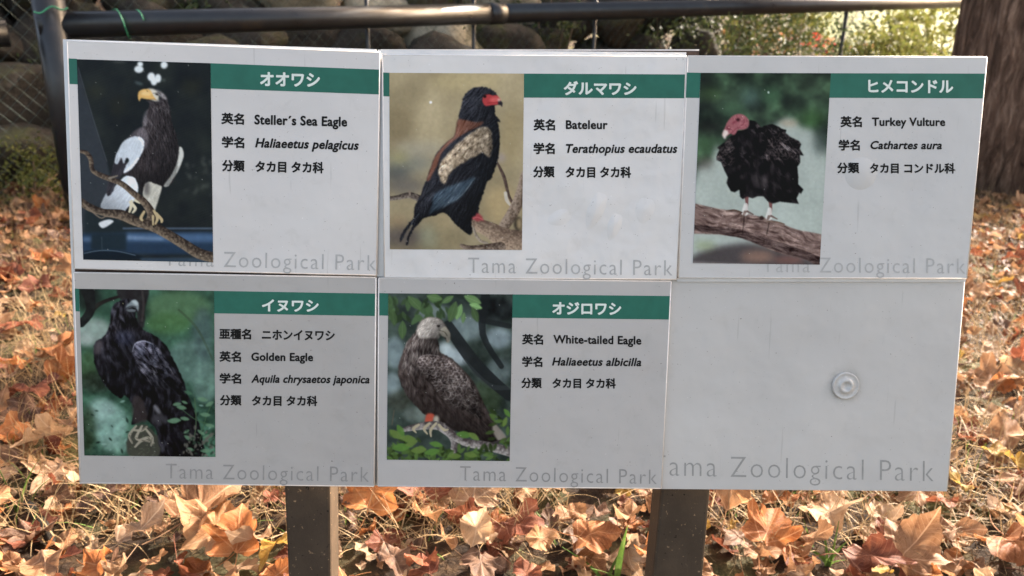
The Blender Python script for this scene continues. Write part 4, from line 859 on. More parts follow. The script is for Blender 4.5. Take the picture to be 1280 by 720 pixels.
# backing plates and edge trims behind the panels
me = plate([(78.5, 49), (470, 61.5), (466, 606.5), (99.5, 604.8)], 0.0022, 0.006).me('backing_plate'); o = link('backing_plate', me, M_FRAME, sign)
me = plate([(472.2, 62), (858, 65.4), (824, 610), (468.5, 606.8)], 0.0050, 0.009).me('backing_plate'); o = link('backing_plate', me, M_FRAME, sign)
me = plate([(476, 63.5), (874, 63.5), (870, 110), (476, 110)], 0.012, 0.016).me('spacer_board'); o = link('spacer_board', me, M_RUBBER, sign)
me = plate([(476, 61.6), (874, 61.6), (870, 110), (476, 110)], 0.018, 0.021).me('rear_sheet'); o = link('rear_sheet', me, M_EDGE, sign)
me = plate([(482, 346.2), (845, 348.6), (845, 352.6), (482, 349.8)], 0.0014, 0.0044).me('joint_strip'); o = link('joint_strip', me, M_RUBBER, sign)
me = plate([(94, 334), (469.5, 342), (469.4, 348), (93.2, 342)], 0.0010, 0.0020).me('joint_strip'); o = link('joint_strip', me, M_RUBBER, sign)
me = plate([(469.3, 68), (478.4, 69), (480.4, 346), (469.3, 345)], 0.0012, 0.0020).me('joint_strip'); o = link('joint_strip', me, M_FRAME, sign)
me = plate([(846, 347.4), (1207.5, 348.2), (1206.9, 352.4), (846, 352)], -0.0009, 0.0006).me('joint_strip'); o = link('joint_strip', me, M_FRAME, sign)
# posts: square steel tubes leaning with the board
for (xa, xb, xa2, xb2) in ((355, 413, 360, 414), (827, 888.5, 816.5, 879)):
    d0, d1 = 0.024, 0.066
    f = [bp(xa, 608, d0), bp(xb, 608, d0), bp(xb2, 719, d0), bp(xa2, 719, d0)]
    def ext(a, b, z): t = (z - a[1]) / (b[1] - a[1]); return (a[0] + (b[0] - a[0]) * t, z)
    zt, zb = 0.40, -0.40
    tl, tr, bl_, br = ext(f[0], f[3], zt), ext(f[1], f[2], zt), ext(f[0], f[3], zb), ext(f[1], f[2], zb)
    c8 = [bw(p[0], d0, p[1]) for p in (bl_, br, tr, tl)] + [bw(p[0], d1, p[1]) for p in (bl_, br, tr, tl)]
    m = MB(); m.hexa(c8); me = m.me('post'); o = link('post', me, M_POST, sign)
    bv = o.modifiers.new('bevel', 'BEVEL'); bv.width = 0.003; bv.segments = 2
# horizontal bracket rails behind the board that carry the panels on the posts
for z in (0.11, 0.33):
    m = MB(); m.hexa([bw(0.08, 0.0095, z - 0.015), bw(0.82, 0.0095, z - 0.015), bw(0.82, 0.0095, z + 0.015), bw(0.08, 0.0095, z + 0.015), bw(0.08, 0.0115, z - 0.015), bw(0.82, 0.0115, z - 0.015), bw(0.82, 0.0115, z + 0.015), bw(0.08, 0.0115, z + 0.015)])
    link('bracket', m.me('bracket'), M_FRAME, sign)
    for x in (0.235, 0.61):
        m = MB(); m.hexa([bw(x - 0.02, 0.0118, z - 0.012), bw(x + 0.02, 0.0118, z - 0.012), bw(x + 0.02, 0.0118, z + 0.012), bw(x - 0.02, 0.0118, z + 0.012), bw(x - 0.02, 0.0236, z - 0.012), bw(x + 0.02, 0.0236, z - 0.012), bw(x + 0.02, 0.0236, z + 0.012), bw(x - 0.02, 0.0236, z + 0.012)])
        link('spacer', m.me('spacer'), M_FRAME, sign)


# ------------------------------------------------------------------ ground
FX0, FY0, FA = -1.75, 2.95, R(30)               # fence line
fdir = Vector((math.cos(FA), math.sin(FA), 0)); fn = Vector((-math.sin(FA), math.cos(FA), 0))
def bank_h(x, y):
    """height of the land: flat park ground, rising slope beyond the fence"""
    s = (x - FX0) * fn.x + (y - FY0) * fn.y
    h = 0.0
    w0 = 1.2 + 0.5 * math.sin(x * 0.7)
    if s > w0: h += (s - w0) * 0.42 - 0.10 * min(1, (s - w0))
    h = min(h, 7.0)
    return h + 0.012 * mnoise.noise(Vector((x * 2.2, y * 2.2, 0))) + 0.006 * mnoise.noise(Vector((x * 9, y * 9, 3)))
def axis(a, b, fa, fb, n1, n2):
    return np.unique(np.concatenate([np.linspace(a, fa, n2), np.linspace(fa, fb, n1), np.linspace(fb, b, n2)]))
xs = axis(-120, 120, -4, 6, 130, 26); ys = axis(-60, 160, -0.5, 9, 130, 26)
V = [(x, y, bank_h(x, y)) for y in ys for x in xs]; nx = len(xs)
Fc = [(j * nx + i, j * nx + i + 1, (j + 1) * nx + i + 1, (j + 1) * nx + i) for j in range(len(ys) - 1) for i in range(nx - 1)]
me = mesh('ground', V, Fc, True); me.materials.append(M_SOIL); me.materials.append(M_LAWN)
for p in me.polygons:
    if bank_h(p.center.x, p.center.y) > 0.18 and p.center.x > 0.42 * p.center.y - 0.2: p.material_index = 1
tag(link('ground', me), kind='structure')

# ------------------------------------------------------------------ fence: black pipe rail, post, wire mesh
fence = empty('pipe_fence', (FX0, FY0, 0), 'black pipe rail fence with thin wire mesh running behind the board', 'fence')
def fence_pt(px, py):
    """where the pixel's ray meets the upright plane through the fence line"""
    r = ray(px, py); p0 = Vector((FX0, FY0, 0)); t = (p0 - CP).dot(fn) / r.dot(fn); return CP + r * t
pa = fence_pt(94, 31); pb = fence_pt(1000, 7.0)
dr = (pb - pa)
m = MB(); m.tube([pa - dr * 0.03, pa + dr * 0.45], 0.056, 20); link('rail', m.me('rail', True), M_RAIL, fence)
m = MB(); m.tube([pa + dr * 0.4525, pa + dr * 1.9], 0.054, 20); link('rail', m.me('rail', True), M_RAIL, fence)
m = MB(); m.tube([pa + dr * 0.4400, pa + dr * 0.4600], 0.060, 20); link('rail_sleeve', m.me('rail_sleeve', True), M_RAIL, fence)
pl_ = fence_pt(66, 36)
m = MB(); m.tube([pa - dr * 0.9, pl_ - dr * 0.035 + Vector((0, 0, -0.012))], 0.056, 20); link('rail', m.me('rail', True), M_RAIL, fence)
top = fence_pt(66, -40)
m = MB(); m.tube([Vector((pl_.x, pl_.y, -0.05)), Vector((pl_.x, pl_.y, top.z))], 0.066, 20); link('fence_post', m.me('fence_post', True), M_RAIL, fence)
# intermediate thin posts of the mesh
for px in (-170, 465, 600, 753, 1068):
    q = fence_pt(px, 20); back = fn * 0.075
    m = MB(); b0 = Vector((q.x, q.y, -0.03)) + back; t0 = Vector((q.x, q.y, 1.32)) + back
    m.tube([b0, t0], 0.012 if px != 1068 else 0.017, 8); link('mesh_post', m.me('mesh_post', True), M_RAIL, fence)
# chain link: two families of slanting wires
m = MB(); L0, L1, H, cell = -1.2, 5.6, 1.28, 0.062
base = Vector((FX0, FY0, 0)) + fn * 0.09
k = L0 - H
while k < L1:
    for sgn in (1, -1):
        a = k; z0, z1 = 0.02, H; u0, u1 = a, a + H * 0.9
        pts = []
        n_ = 22
        for i in range(n_ + 1):
            f_ = i / n_; u = u0 + (u1 - u0) * f_; z = (z0 + (z1 - z0) * f_) if sgn > 0 else (z1 + (z0 - z1) * f_)
            if L0 <= u <= L1: pts.append(base + fdir * u + Vector((0, 0, z)) + fn * (0.003 * (1 if (i + (sgn > 0)) % 2 else -1)))
        if len(pts) > 1: m.tube(pts, 0.0009, 3, False)
    k += cell
o = link('wire_mesh', m.me('wire_mesh'), M_WIRE, fence); o['kind'] = 'stuff'
# green cord tied round the rail
m = MB(); q = fence_pt(72, 17); pts = []
for i in range(40):
    a = i / 39; p = fence_pt(42 + 42 * a, 15 - 6 * a + 3 * math.sin(a * 9)); pts.append(p - fn * 0.075)
m.tube(pts, 0.004, 6)
o = link('cord', m.me('cord', True), M_CORD); tag(o, 'thin green cord tied round the top of the left fence post', 'cord')
o = None
m = MB(); pts = [pa + dr * 0.035 + Vector((0, 0, 0.062 * math.cos(a))) - fn * 0.062 * math.sin(a) + fdir * a * 0.014 for a in np.linspace(-0.6, 2 * math.pi * 1.2, 60)]
m.tube(pts, 0.0028, 6); o = link('cord', m.me('cord', True), M_CORD); tag(o, 'thin green cord wound round the pipe rail right of the fence post', 'cord')

# ------------------------------------------------------------------ boulders of the bank behind the fence
def boulder_mesh(seed, sub=3):
    import bmesh
    bm = bmesh.new(); bmesh.ops.create_icosphere(bm, subdivisions=sub, radius=1)
    off = Vector((seed * 3.1, seed * 1.7, 0))
    cuts = [(Vector(rng.normal(0, 1, 3)).normalized(), rng.uniform(0.55, 0.85)) for _ in range(9)]
    for v in bm.verts:
        p = v.co.copy()
        for nn, dd in cuts:
            e = p.dot(nn) - dd
            if e > 0: p -= nn * e * 0.9
        v.co = p * (1 + 0.16 * mnoise.noise(v.co * 2 + off) + 0.05 * mnoise.noise(v.co * 7 + off))
    me = bpy.data.meshes.new('boulder'); bm.to_mesh(me); bm.free(); me.shade_smooth(); return me
BOUL = [(boulder_mesh(i), boulder_mesh(i + 40)) for i in range(5)]
for a, b_ in BOUL: a.materials.append(M_STONE_D); b_.materials.append(M_STONE_L)
def ordinal(i, n):
    if n == 1: return ''
    if i == 0: return 'leftmost '
    if i == n - 1: return 'rightmost '
    w = ['second', 'third', 'fourth', 'fifth', 'sixth', 'seventh', 'eighth', 'ninth', 'tenth', 'eleventh', 'twelfth', 'thirteenth', 'fourteenth', 'fifteenth', 'sixteenth']
    return w[i - 1] + ' from the left '
rows = [(0.0, 0.40, 11, 'bottom'), (0.32, 0.36, 13, 'second'), (0.62, 0.34, 14, 'third'), (0.92, 0.36, 13, 'fourth'), (1.22, 0.38, 12, 'fifth'), (1.55, 0.42, 12, 'top')]
lights = {(3, 5), (4, 5), (3, 6), (3, 8), (4, 7), (0, 9), (2, 8)}
for ri, (z, r, n, nm) in enumerate(rows):
    for i in range(n):
        x = -3.5 + (ri % 2) * 0.2 + i * 5.3 / n + rng.uniform(-.08, .08)
        y = 3.25 + 0.46 * (x + 2.6) * (x > -2.6) + ri * 0.17 + rng.uniform(-.06, .10)
        pale = (ri, i) in lights; q = r * rng.uniform(.72, 1.18)
        o = bpy.data.objects.new('boulder', BOUL[int(rng.integers(5))][1 if pale else 0]); COL.objects.link(o)
        o.location = (x, y, z + 0.10 + rng.uniform(-.07, .07)); o.scale = (q * rng.uniform(.85, 1.25), q * rng.uniform(.8, 1.1), q * rng.uniform(.6, .9)); o.rotation_euler = (rng.uniform(-.5, .5), rng.uniform(-.5, .5), rng.uniform(0, 6.3))
        tag(o, f"{ordinal(i, n)}{'pale' if pale else 'dark mossy'} boulder in the {nm} course behind the fence", 'boulder', 'boulders of the stone bank')

# ------------------------------------------------------------------ trees and bushes
def crown(me_name, centre, rad, n, size, squash=0.8, gap=0.35, seed=0, hollow=0.25):
    """leaf faces clustered in clumps through the volume"""
    g = np.random.default_rng(seed); centre = np.array(centre); V = []; Fc = []
    nc = max(8, n // 45); cl = []
    while len(cl) < nc:
        p = g.uniform(-1, 1, 3)
        if hollow < np.linalg.norm(p) < 1: cl.append(p)
    cl = np.array(cl); per = n // nc
    for c in cl:
        q = g.normal(0, gap * 0.5, (per, 3)) + c
        P = centre + q * np.array([rad, rad, rad * squash])
        for p in P:
            a = g.normal(0, 1, 3); a /= np.linalg.norm(a); b = np.cross(a, g.normal(0, 1, 3)); b /= np.linalg.norm(b)
            s = size * g.uniform(0.6, 1.3); k = len(V)
            V += [p - a * s, p - b * s * .42 , p + a * s, p + b * s * .42 + np.cross(a, b) * s * .2]
            Fc.append((k, k + 1, k + 2, k + 3))
    return mesh(me_name, V, Fc)
def tree(name, base, h, r, lean, label, cat, crown_c, crown_r, n, size, mat, seed, group=None, squash=0.7):
    t = empty(name, base, label, cat, group); B = Vector(base)
    m = MB(); pts = []; rad = []
    for i in range(15):
        f = i / 14; pts.append(B + Vector((lean[0] * f + .04 * math.sin(f * 7), lean[1] * f + .03 * math.cos(f * 5), -0.1 + h * f)))
        rad.append(r * (1.0 - 0.62 * f + 0.35 * math.exp(-f * 16)))
    m.tube(pts, rad, 28)
    me = m.me('trunk', True)
    for v in me.vertices:
        a = math.atan2(v.co.y - B.y, v.co.x - B.x)
        v.co += (Vector((v.co.x, v.co.y, 0)) - Vector((B.x, B.y, 0))).normalized() * r * (0.09 * mnoise.noise(Vector((math.cos(a) * 3, math.sin(a) * 3, v.co.z * 1.2))) + .03 * math.sin(a * 9 + v.co.z))
    link('trunk', me, M_BARK, t)
    for i in range(6):
        a = i * 1.05 + seed; s = pts[8 + i % 6]; e = Vector(crown_c) + Vector((math.cos(a), math.sin(a), 0.2)) * crown_r * 0.75
        md = (s + e) / 2 + Vector((0, 0, .2)); mb = MB(); mb.tube([s, md, e], [r * .32, r * .2, r * .06], 8); link('limb', mb.me('limb', True), M_BARK, t)
    link('crown', crown('crown', crown_c, crown_r, n, size, squash, .35, seed), mat, t); return t
tb = on_ground(1262, 238)
tree('park_tree', (tb.x + .04, tb.y, 0), 8.4, 0.37, (-1.1, .3), 'thick reddish brown tree trunk standing right of the board', 'tree', (tb.x + 1.0, tb.y + .9, 9.0), 2.3, 5200, .085, M_BUSHL, 3)
tree('woodland_tree', (2.9, 8.8, bank_h(2.9, 8.8)), 3.4, .18, (0, 0), 'evergreen tree on the slope behind the boulders', 'tree', (2.2, 8.4, 4.6), 2.4, 12000, .09, M_BUSH, 6)
def bush(name, px, py, y, r, n, size, mat, label, seed, squash=.8, group='bushes behind the fence', flowers=0):
    c = at_y(px, py, y); gz = bank_h(c.x, c.y); t = empty(name, (c.x, c.y, gz), label, 'bush', group)
    m = MB(); g = np.random.default_rng(seed)
    for i in range(7):
        e = c + Vector((g.uniform(-.7, .7), g.uniform(-.5, .5), g.uniform(-.2, .6))) * r
        m.tube([Vector((c.x + g.uniform(-.05, .05), c.y, gz - .03)), Vector(((c.x + e.x) / 2, c.y, (gz + e.z) / 2)), e], [.012, .008, .003], 5)
    link('stems', m.me('stems', True), M_TWIG, t)
    link('foliage', crown('foliage', c, r, n, size, squash, .4, seed, 0.1), mat, t)
    if flowers: link('blossom', crown('blossom', c + Vector((0.02, -r * .55, 0)), r * .22, flowers, .02, .8, .5, seed + 1, 0), M_FLOWER, t)
    return t
bush('shrub', 842, 62, 5.3, .46, 1500, .022, M_BUSH, 'dark leafy shrub behind the rail above the middle panel', 21)
bush('shrub', 905, 60, 5.9, .55, 1800, .022, M_BUSH, 'dark shrub with pale glints right of the middle panel', 22)
bush('shrub', 1000, 50, 6.2, .60, 2300, .024, M_BUSH, 'green shrub with a few red blossoms behind the rail', 23, flowers=26)
bush('shrub', 960, 20, 7.0, .60, 1500, .04, M_BUSHL, 'yellowish shrub standing higher on the slope behind the rail', 24)
bush('shrub', 1110, 70, 6.6, .5, 1500, .035, M_BUSHL, 'pale yellow-green low shrub on the sunny slope left of the trunk', 25, .5)
bush('shrub', 1170, 40, 8.5, .7, 1500, .045, M_BUSHL, 'yellow-green shrub far up the sunny slope beside the trunk', 26, .5)
bush('shrub', 34, 222, 2.95, .20, 1500, .014, M_BUSHL, 'small green shrub at the foot of the boulders left of the board', 27, .9)
bush('shrub', -8, 215, 3.25, .2, 700, .022, M_BUSH, 'dark little shrub at the left edge behind the fence post', 28, .8)
bush('ivy', 250, 20, 4.1, .26, 700, .022, M_BUSH, 'dark creeper hanging over the boulders above the first panel', 31, .6, 'creepers on the stone bank')
bush('ivy', 560, 30, 4.7, .34, 900, .022, M_BUSH, 'dark creeper hanging over the boulders above the second panel', 32, .6, 'creepers on the stone bank')
bush('ivy', 680, 20, 4.9, .36, 1000, .022, M_BUSH, 'dark creeper over the boulders above the right end of the second panel', 33, .7, 'creepers on the stone bank')
bush('ivy', 20, 120, 3.5, .22, 500, .018, M_BUSH, 'dark creeper on the boulders left of the fence post', 34, .9, 'creepers on the stone bank')
bush('shrub', 1268, 205, 3.75, .16, 300, .02, M_BUSH, 'low dark weed growing against the foot of the trunk', 29, .6)

# ------------------------------------------------------------------ fallen leaves
def leaf_geo(kind, seed, petiole=True):
    """unit leaf, stalk end at the origin, length 1 along +Y, curled like dry leaves; returns V, F, UV"""
    g = np.random.default_rng(seed)
    if kind == 'lobed':
        half = [(0.03, -0.02), (0.14, -0.09), (0.28, -0.09), (0.40, -0.04), (0.50, 0.03), (0.47, 0.12), (0.43, 0.19), (0.415, 0.25), (0.48, 0.31), (0.54, 0.40), (0.57, 0.52), (0.48, 0.55), (0.41, 0.555), (0.345, 0.54), (0.315, 0.59), (0.30, 0.66), (0.26, 0.74), (0.20, 0.78), (0.14, 0.84), (0.07, 0.92), (0.0, 1.0)]
        cy = 0.28
    elif kind == 'maple':
        half = [(0.02, 0.0), (0.12, -0.12), (0.30, -0.16), (0.24, -0.05), (0.36, 0.0), (0.62, 0.02), (0.48, 0.12), (0.34, 0.20), (0.26, 0.25), (0.42, 0.36), (0.52, 0.56), (0.60, 0.66), (0.42, 0.62), (0.30, 0.54), (0.20, 0.44), (0.21, 0.60), (0.16, 0.78), (0.08, 0.92), (0.0, 1.08)]
        cy = 0.22
    else:
        w = g.uniform(0.27, 0.36); half = []
        for i in range(19):
            f = i / 18; half.append((w * math.sin(math.pi * f) ** 0.75 * (1.12 - 0.35 * f) * (1 + (0.05 if i % 2 else -0.03)), f))
        half[0] = (0.012, 0.0); half[-1] = (0, 1.04); cy = 0.42
    half = [(x * (1 + g.normal(0, .045)), y + g.normal(0, .016)) for x, y in half]
    other = [(-x * (1 + g.normal(0, .05)), y + g.normal(0, .016)) for x, y in half[:-1]][::-1]
    out = np.array(half + other)
    # one extra tooth point between each pair
    nxt = np.roll(out, -1, 0); mid = (out + nxt) / 2 + g.normal(0, .009, out.shape); O = np.stack([out, mid], 1).reshape(-1, 2)
    n = len(O); c = np.array([0, cy]); rings = [0.30, 0.62, 0.86, 1.0]
    P = [c] + [c + (o - c) * r for r in rings for o in O]; P = np.array(P)
    rad = np.array([0] + [r for r in rings for _ in O])
    x, y = P[:, 0], P[:, 1] - cy
    th = np.arctan2(y, x); cv = g.uniform(-0.35, 0.75); fold = g.uniform(-0.05, 0.28); ph = g.uniform(0, 6.3)
    z = cv * y * y + g.uniform(-.2, .7) * x * x + fold * np.abs(x) + 0.13 * rad ** 3 * np.sin(th * 3 + ph) + 0.03 * rad ** 2 * np.sin(th * 7 + ph * 2) + 0.012 * rad * np.sin(th * 15 + ph)
    z += np.array([0.10 * mnoise.noise(Vector((a * 3.2 + seed, b * 3.2, 0))) + 0.03 * mnoise.noise(Vector((a * 9, b * 9 + seed, 0))) for a, b in P])
    # a rolled tip or side
    rt = g.uniform(0, 1.1); k = np.clip(np.hypot(x, y) - 0.42, 0, 1) * rt
    z += k * k * 1.6; P2 = P.copy(); P2[:, 0] -= np.sign(x) * np.clip(np.abs(x) - .3, 0, 1) ** 2 * .6 * rt
    V = np.column_stack([P2[:, 0], P2[:, 1], z]); Fc = []
    for i in range(n): Fc.append((0, 1 + i, 1 + (i + 1) % n))
    for r in range(3):
        for i in range(n):
            a = 1 + r * n + i; b = 1 + r * n + (i + 1) % n; Fc.append((a, a + n, b + n, b))
    UV = P + np.array([0.5, 0.0]); UV = UV.copy()
    if petiole:
        L = g.uniform(.35, .6); bx = g.uniform(-.25, .25); b0 = len(V); pts = []
        for i in range(6):
            f = i / 5; cxp, cyp, cz = bx * f * f, .02 - L * f, z[0] * (1 - f) + .08 * f
            for a in range(3): pts.append((cxp + .011 * math.cos(a * 2.1), cyp, cz + .011 * math.sin(a * 2.1)))
        V = np.vstack([V, pts]); UV = np.vstack([UV, np.tile([0.5, 0.3], (18, 1))])
        for i in range(5):
            for a in range(3): Fc.append((b0 + i * 3 + a, b0 + i * 3 + (a + 1) % 3, b0 + i * 3 + 3 + (a + 1) % 3, b0 + i * 3 + 3 + a))
    return V, Fc, UV
def leaf_mesh(name, V, Fc, UV, mat):
    me = bpy.data.meshes.new(name); me.from_pydata([tuple(v) for v in V], [], Fc)
    uvl = me.uv_layers.new(name='UVMap'); li = np.zeros(len(me.loops), np.int32); me.loops.foreach_get('vertex_index', li)
    uvl.data.foreach_set('uv', UV[li].astype(np.float32).ravel()); me.shade_smooth(); me.materials.append(mat); me.update(); return me
KINDS = ['lobed', 'maple', 'oval']
geos = {(k, i): leaf_geo(k, 100 + 10 * j + i) for j, k in enumerate(KINDS) for i in range(6)}
cache = {}
def get_leaf(k, i, c):
    if (k, i, c) not in cache: cache[(k, i, c)] = leaf_mesh('fallen_leaf', *geos[(k, i)], LEAFC[c])
    return cache[(k, i, c)]
leaves = []
def put_leaf(p, L, kind, i, colour, rz, tilt, z, label=None):
    o = bpy.data.objects.new('fallen_leaf', get_leaf(kind, i, colour)); COL.objects.link(o)
    o.location = (p.x, p.y, bank_h(p.x, p.y) + z); o.scale = (L, L, L); o.rotation_euler = (tilt[0], tilt[1], rz)
    tag(o, label, 'leaf', 'fallen leaves around the board'); leaves.append((o, colour, L, kind)); return o
# leaves the photograph shows largest: (px, py, length, kind, mesh, colour, turn, tilt x, tilt y, label)
feat = [
 (232, 655, .135, 'lobed', 0, 'tan', 2.5, .35, .1, 'large tan lobed leaf lying left of the left post below the board'),
 (290, 668, .12, 'lobed', 1, 'tan', -1.9, .3, -.2, 'tan leaf with orange edge touching the big lobed one left of the left post'),
 (150, 680, .10, 'oval', 1, 'pale beige', 2.2, .4, 0, 'light tan oval leaf below the lower left corner of the board'),
 (60, 700, .10, 'lobed', 3, 'tan', .6, .3, .2, 'broad curled tan leaf in the bottom left corner'),
 (110, 712, .09, 'oval', 2, 'orange', 1.2, .5, .4, 'small folded orange leaf at the bottom edge on the left'),
 (75, 535, .12, 'oval', 0, 'tan', 1.9, .4, -.3, 'greyish tan leaf leaning upright left of the lower left panel'),
 (35, 480, .12, 'lobed', 2, 'rust red', .8, .3, 0, 'reddish brown lobed leaf left of the golden eagle picture'),
 (70, 425, .12, 'lobed', 1, 'orange', 1.2, .3, .2, 'orange brown leaf beside the left edge of the board'),
 (30, 395, .13, 'lobed', 4, 'rust red', .3, .2, 0, 'rust leaf at the left edge level with the lower left panel top'),
 (462, 640, .12, 'lobed', 5, 'orange', 3.0, .7, 0, 'long orange leaf hanging upright right of the left post'),
 (530, 618, .12, 'lobed', 0, 'rust red', 3.3, .3, .1, 'rust leaf just below the bottom edge at the middle'),
 (590, 628, .11, 'lobed', 2, 'pale beige', 3.0, .6, .1, 'beige leaf standing below the centre of the board'),
 (632, 655, .10, 'lobed', 2, 'rust red', 1.0, .4, .3, 'dark reddish lobed leaf below the centre of the board'),
 (590, 690, .09, 'oval', 4, 'pale beige', 2.9, .6, 0, 'curled beige leaf at the bottom right of centre'),
 (530, 705, .09, 'oval', 3, 'rust red', .2, .7, .2, 'round reddish leaf at the bottom edge below the centre'),
 (720, 672, .09, 'lobed', 4, 'orange', 1.4, .3, .1, 'orange leaf with two lobes left of the green grass blade'),
 (780, 650, .09, 'oval', 5, 'tan', .2, .5, .1, 'tan leaf standing upright beside the right post'),
 (805, 690, .09, 'oval', 2, 'orange', .4, .6, .3, 'folded orange leaf touching the right post'),
 (905, 650, .11, 'oval', 1, 'tan', 2.9, 1.1, .2, 'narrow tan leaf standing on edge right of the right post'),
 (1000, 645, .13, 'oval', 0, 'pale beige', 1.45, .35, -.1, 'big pale beige leaf below the bare grey panel'),
 (950, 680, .10, 'lobed', 3, 'orange', 2.6, .4, .3, 'yellow orange curled leaf between the right post and the big pale leaf'),
 (1050, 690, .12, 'oval', 3, 'rust red', 1.2, .3, .3, 'dark red-brown smooth leaf right below the big pale leaf'),
 (1120, 700, .12, 'lobed', 1, 'tan', 2.2, .5, .2, 'wide tan leaf at the bottom edge below the bare panel corner'),
 (1170, 655, .09, 'oval', 2, 'tan', 1.4, .1, .1, 'flat pinkish tan leaf below the lower right board corner'),
 (1250, 665, .13, 'lobed', 4, 'orange', .1, .3, .1, 'large orange lobed leaf at the lower right edge'),
 (1220, 545, .15, 'oval', 4, 'tan', 1.5, .2, .1, 'long tan leaf lying right of the bare panel'),
 (1258, 515, .11, 'lobed', 2, 'pale beige', .9, .4, .2, 'pale leaf near the right edge beside the bare panel'),
 (1218, 470, .13, 'lobed', 3, 'tan', 1.4, .3, .1, 'dull brown-pink leaf touching the edge of the bare panel'),
 (1268, 585, .11, 'oval', 5, 'yellow', 1.3, .3, .2, 'yellow green leaf at the right edge level with the board bottom'),
 (1235, 350, .10, 'oval', 0, 'yellow', .5, .5, .2, 'yellow leaf just right of the joint of the two right panels'),
 (1255, 318, .10, 'lobed', 0, 'rust red', .7, .4, .2, 'rust coloured leaf in the litter below the trunk'),
]
for f in feat:
    p = on_ground(f[0], f[1] + 14, 0.02); put_leaf(p, f[2] * .8, f[3], f[4], f[5], f[6] + math.pi, (f[7], f[8]), 0.035 + .02 * f[7], f[9])
def region(px, py):
    if px < 106 and py < 605:
        return 'left of the upper left panel' if py < 345 else 'beside the lower left panel top' if py < 470 else 'beside the lower left panel bottom'
    if px > 1170 and py < 615:
        return 'right of the upper right panel' if py < 345 else 'beside the upper half of the bare panel' if py < 480 else 'beside the lower half of the bare panel'
    if px < 355: return 'left of the left post'
    if px < 600: return 'between the left post and the centre'
    if px < 822: return 'between the centre and the right post'
    if px < 1030: return 'just right of the right post'
    return 'below the bare panel near the right corner'
cols = list(LEAFC); pr = [.34, .12, .18, .16, .17, .03]
todo = []
tries = 0; taken = [(f[0], f[1]) for f in feat]
while len(todo) < 266 and tries < 60000:
    tries += 1; px = rng.uniform(-40, 1320); py = rng.uniform(262, 745)
    inboard = (100 < px < 1178 and 20 < py < 590)
    if inboard: continue
    p = on_ground(px, py, 0.01)
    dist = (p - CP).length; sz = 930 * .09 / dist
    mind = sz * .36
    if any((px - a) ** 2 + ((py - b2) * 1.25) ** 2 < mind * mind for a, b2 in taken): continue
    if (p - Vector((FX0, FY0, 0))).dot(fn) > 0.6: continue
    taken.append((px, py)); todo.append((p, px, py))
recs = []
for p, px, py in todo:
    k = KINDS[rng.choice(3, p=[.38, .04, .58])]; c = cols[rng.choice(6, p=pr)]
    L = rng.uniform(.042, .095) * (.8 if py > 600 else 1.0)
    o = put_leaf(p, L, k, int(rng.integers(6)), c, rng.uniform(0, 6.3), (rng.normal(0, .55), rng.normal(0, .55)), rng.uniform(.012, .05))
    recs.append((o, c, L, k, region(px, py), px))
groups = {}
for r_ in recs:
    sz = 'small' if r_[2] < .078 else 'broad'
    groups.setdefault((sz, r_[1], 'oval' if r_[3] == 'oval' else 'lobed', r_[4]), []).append(r_)
for (sz, c, sh_, reg), L_ in groups.items():
    L_.sort(key=lambda t: t[5])
    for i, r_ in enumerate(L_):
        r_[0]['label'] = " ".join(f"{ordinal(i, len(L_))}{sz} {c} {sh_} leaf {reg}".split()[:16])

# small leaf fragments and far leaves: one carpet nobody could count
def carpet(name, n, sizer, cols_, place, kinds, zr, seed, mats):
    g = np.random.default_rng(seed); VV = []; FF = []; UU = []; MI = []; nv = 0
    low = {}
    for k in kinds:
        for i in range(3):
            V, Fc, UV = leaf_geo(k, 500 + i, False); nn = (len(V) - 1) // 4; step = 2
            ids = [0] + [1 + nn * 1 + j for j in range(0, nn, step)] + [1 + nn * 3 + j for j in range(0, nn, step)]
            h = len(range(0, nn, step)); Vn = V[ids]; Un = UV[ids]; F2 = []
            for j in range(h):
                F2.append((0, 1 + j, 1 + (j + 1) % h, -1)); F2.append((1 + j, 1 + h + j, 1 + h + (j + 1) % h, 1 + (j + 1) % h))
            low[(k, i)] = (Vn, Un, F2)
    pts = place(g, n)
    for (x, y) in pts:
        V, U, F2 = low[(kinds[g.integers(len(kinds))], int(g.integers(3)))]; s = sizer(g)
        e = Matrix.Rotation(g.uniform(0, 6.3), 3, 'Z') @ Matrix.Rotation(g.normal(0, .4), 3, 'X') @ Matrix.Rotation(g.normal(0, .4), 3, 'Y')
        W = (V * s) @ np.array(e).T + np.array([x, y, bank_h(x, y) + g.uniform(*zr)])
        VV.append(W); UU.append(U); mi = int(g.choice(len(mats), p=cols_))
        for f in F2: FF.append(tuple(a + nv for a in f if a >= 0)); MI.append(mi)
        nv += len(V)
    VV = np.vstack(VV); UU = np.vstack(UU)
    me = bpy.data.meshes.new(name); me.from_pydata([tuple(v) for v in VV], [], FF)
    uvl = me.uv_layers.new(name='UVMap'); li = np.zeros(len(me.loops), np.int32); me.loops.foreach_get('vertex_index', li)
    uvl.data.foreach_set('uv', UU[li].astype(np.float32).ravel())
    for mm in mats: me.materials.append(mm)
    me.polygons.foreach_set('material_index', np.array(MI, np.int32)); me.shade_smooth(); me.update(); return me
def place_near(g, n):
    out = []
    while len(out) < n:
        y = g.uniform(0.2, 3.9); x = g.uniform(-1.1 - y * .55, 1.3 + y * .62)
        if (x - FX0) * fn.x + (y - FY0) * fn.y < 1.2: out.append((x, y))
    return out
mats = [LEAFC[c] for c in cols]
tag(link('leaf_litter', carpet('leaf_litter', 4600, lambda g: g.uniform(.016, .055), pr, place_near, ['oval', 'lobed'], (.0, .022), 5, mats)), 'small dry leaves and fragments covering the ground round the board', 'leaf litter', kind='stuff')
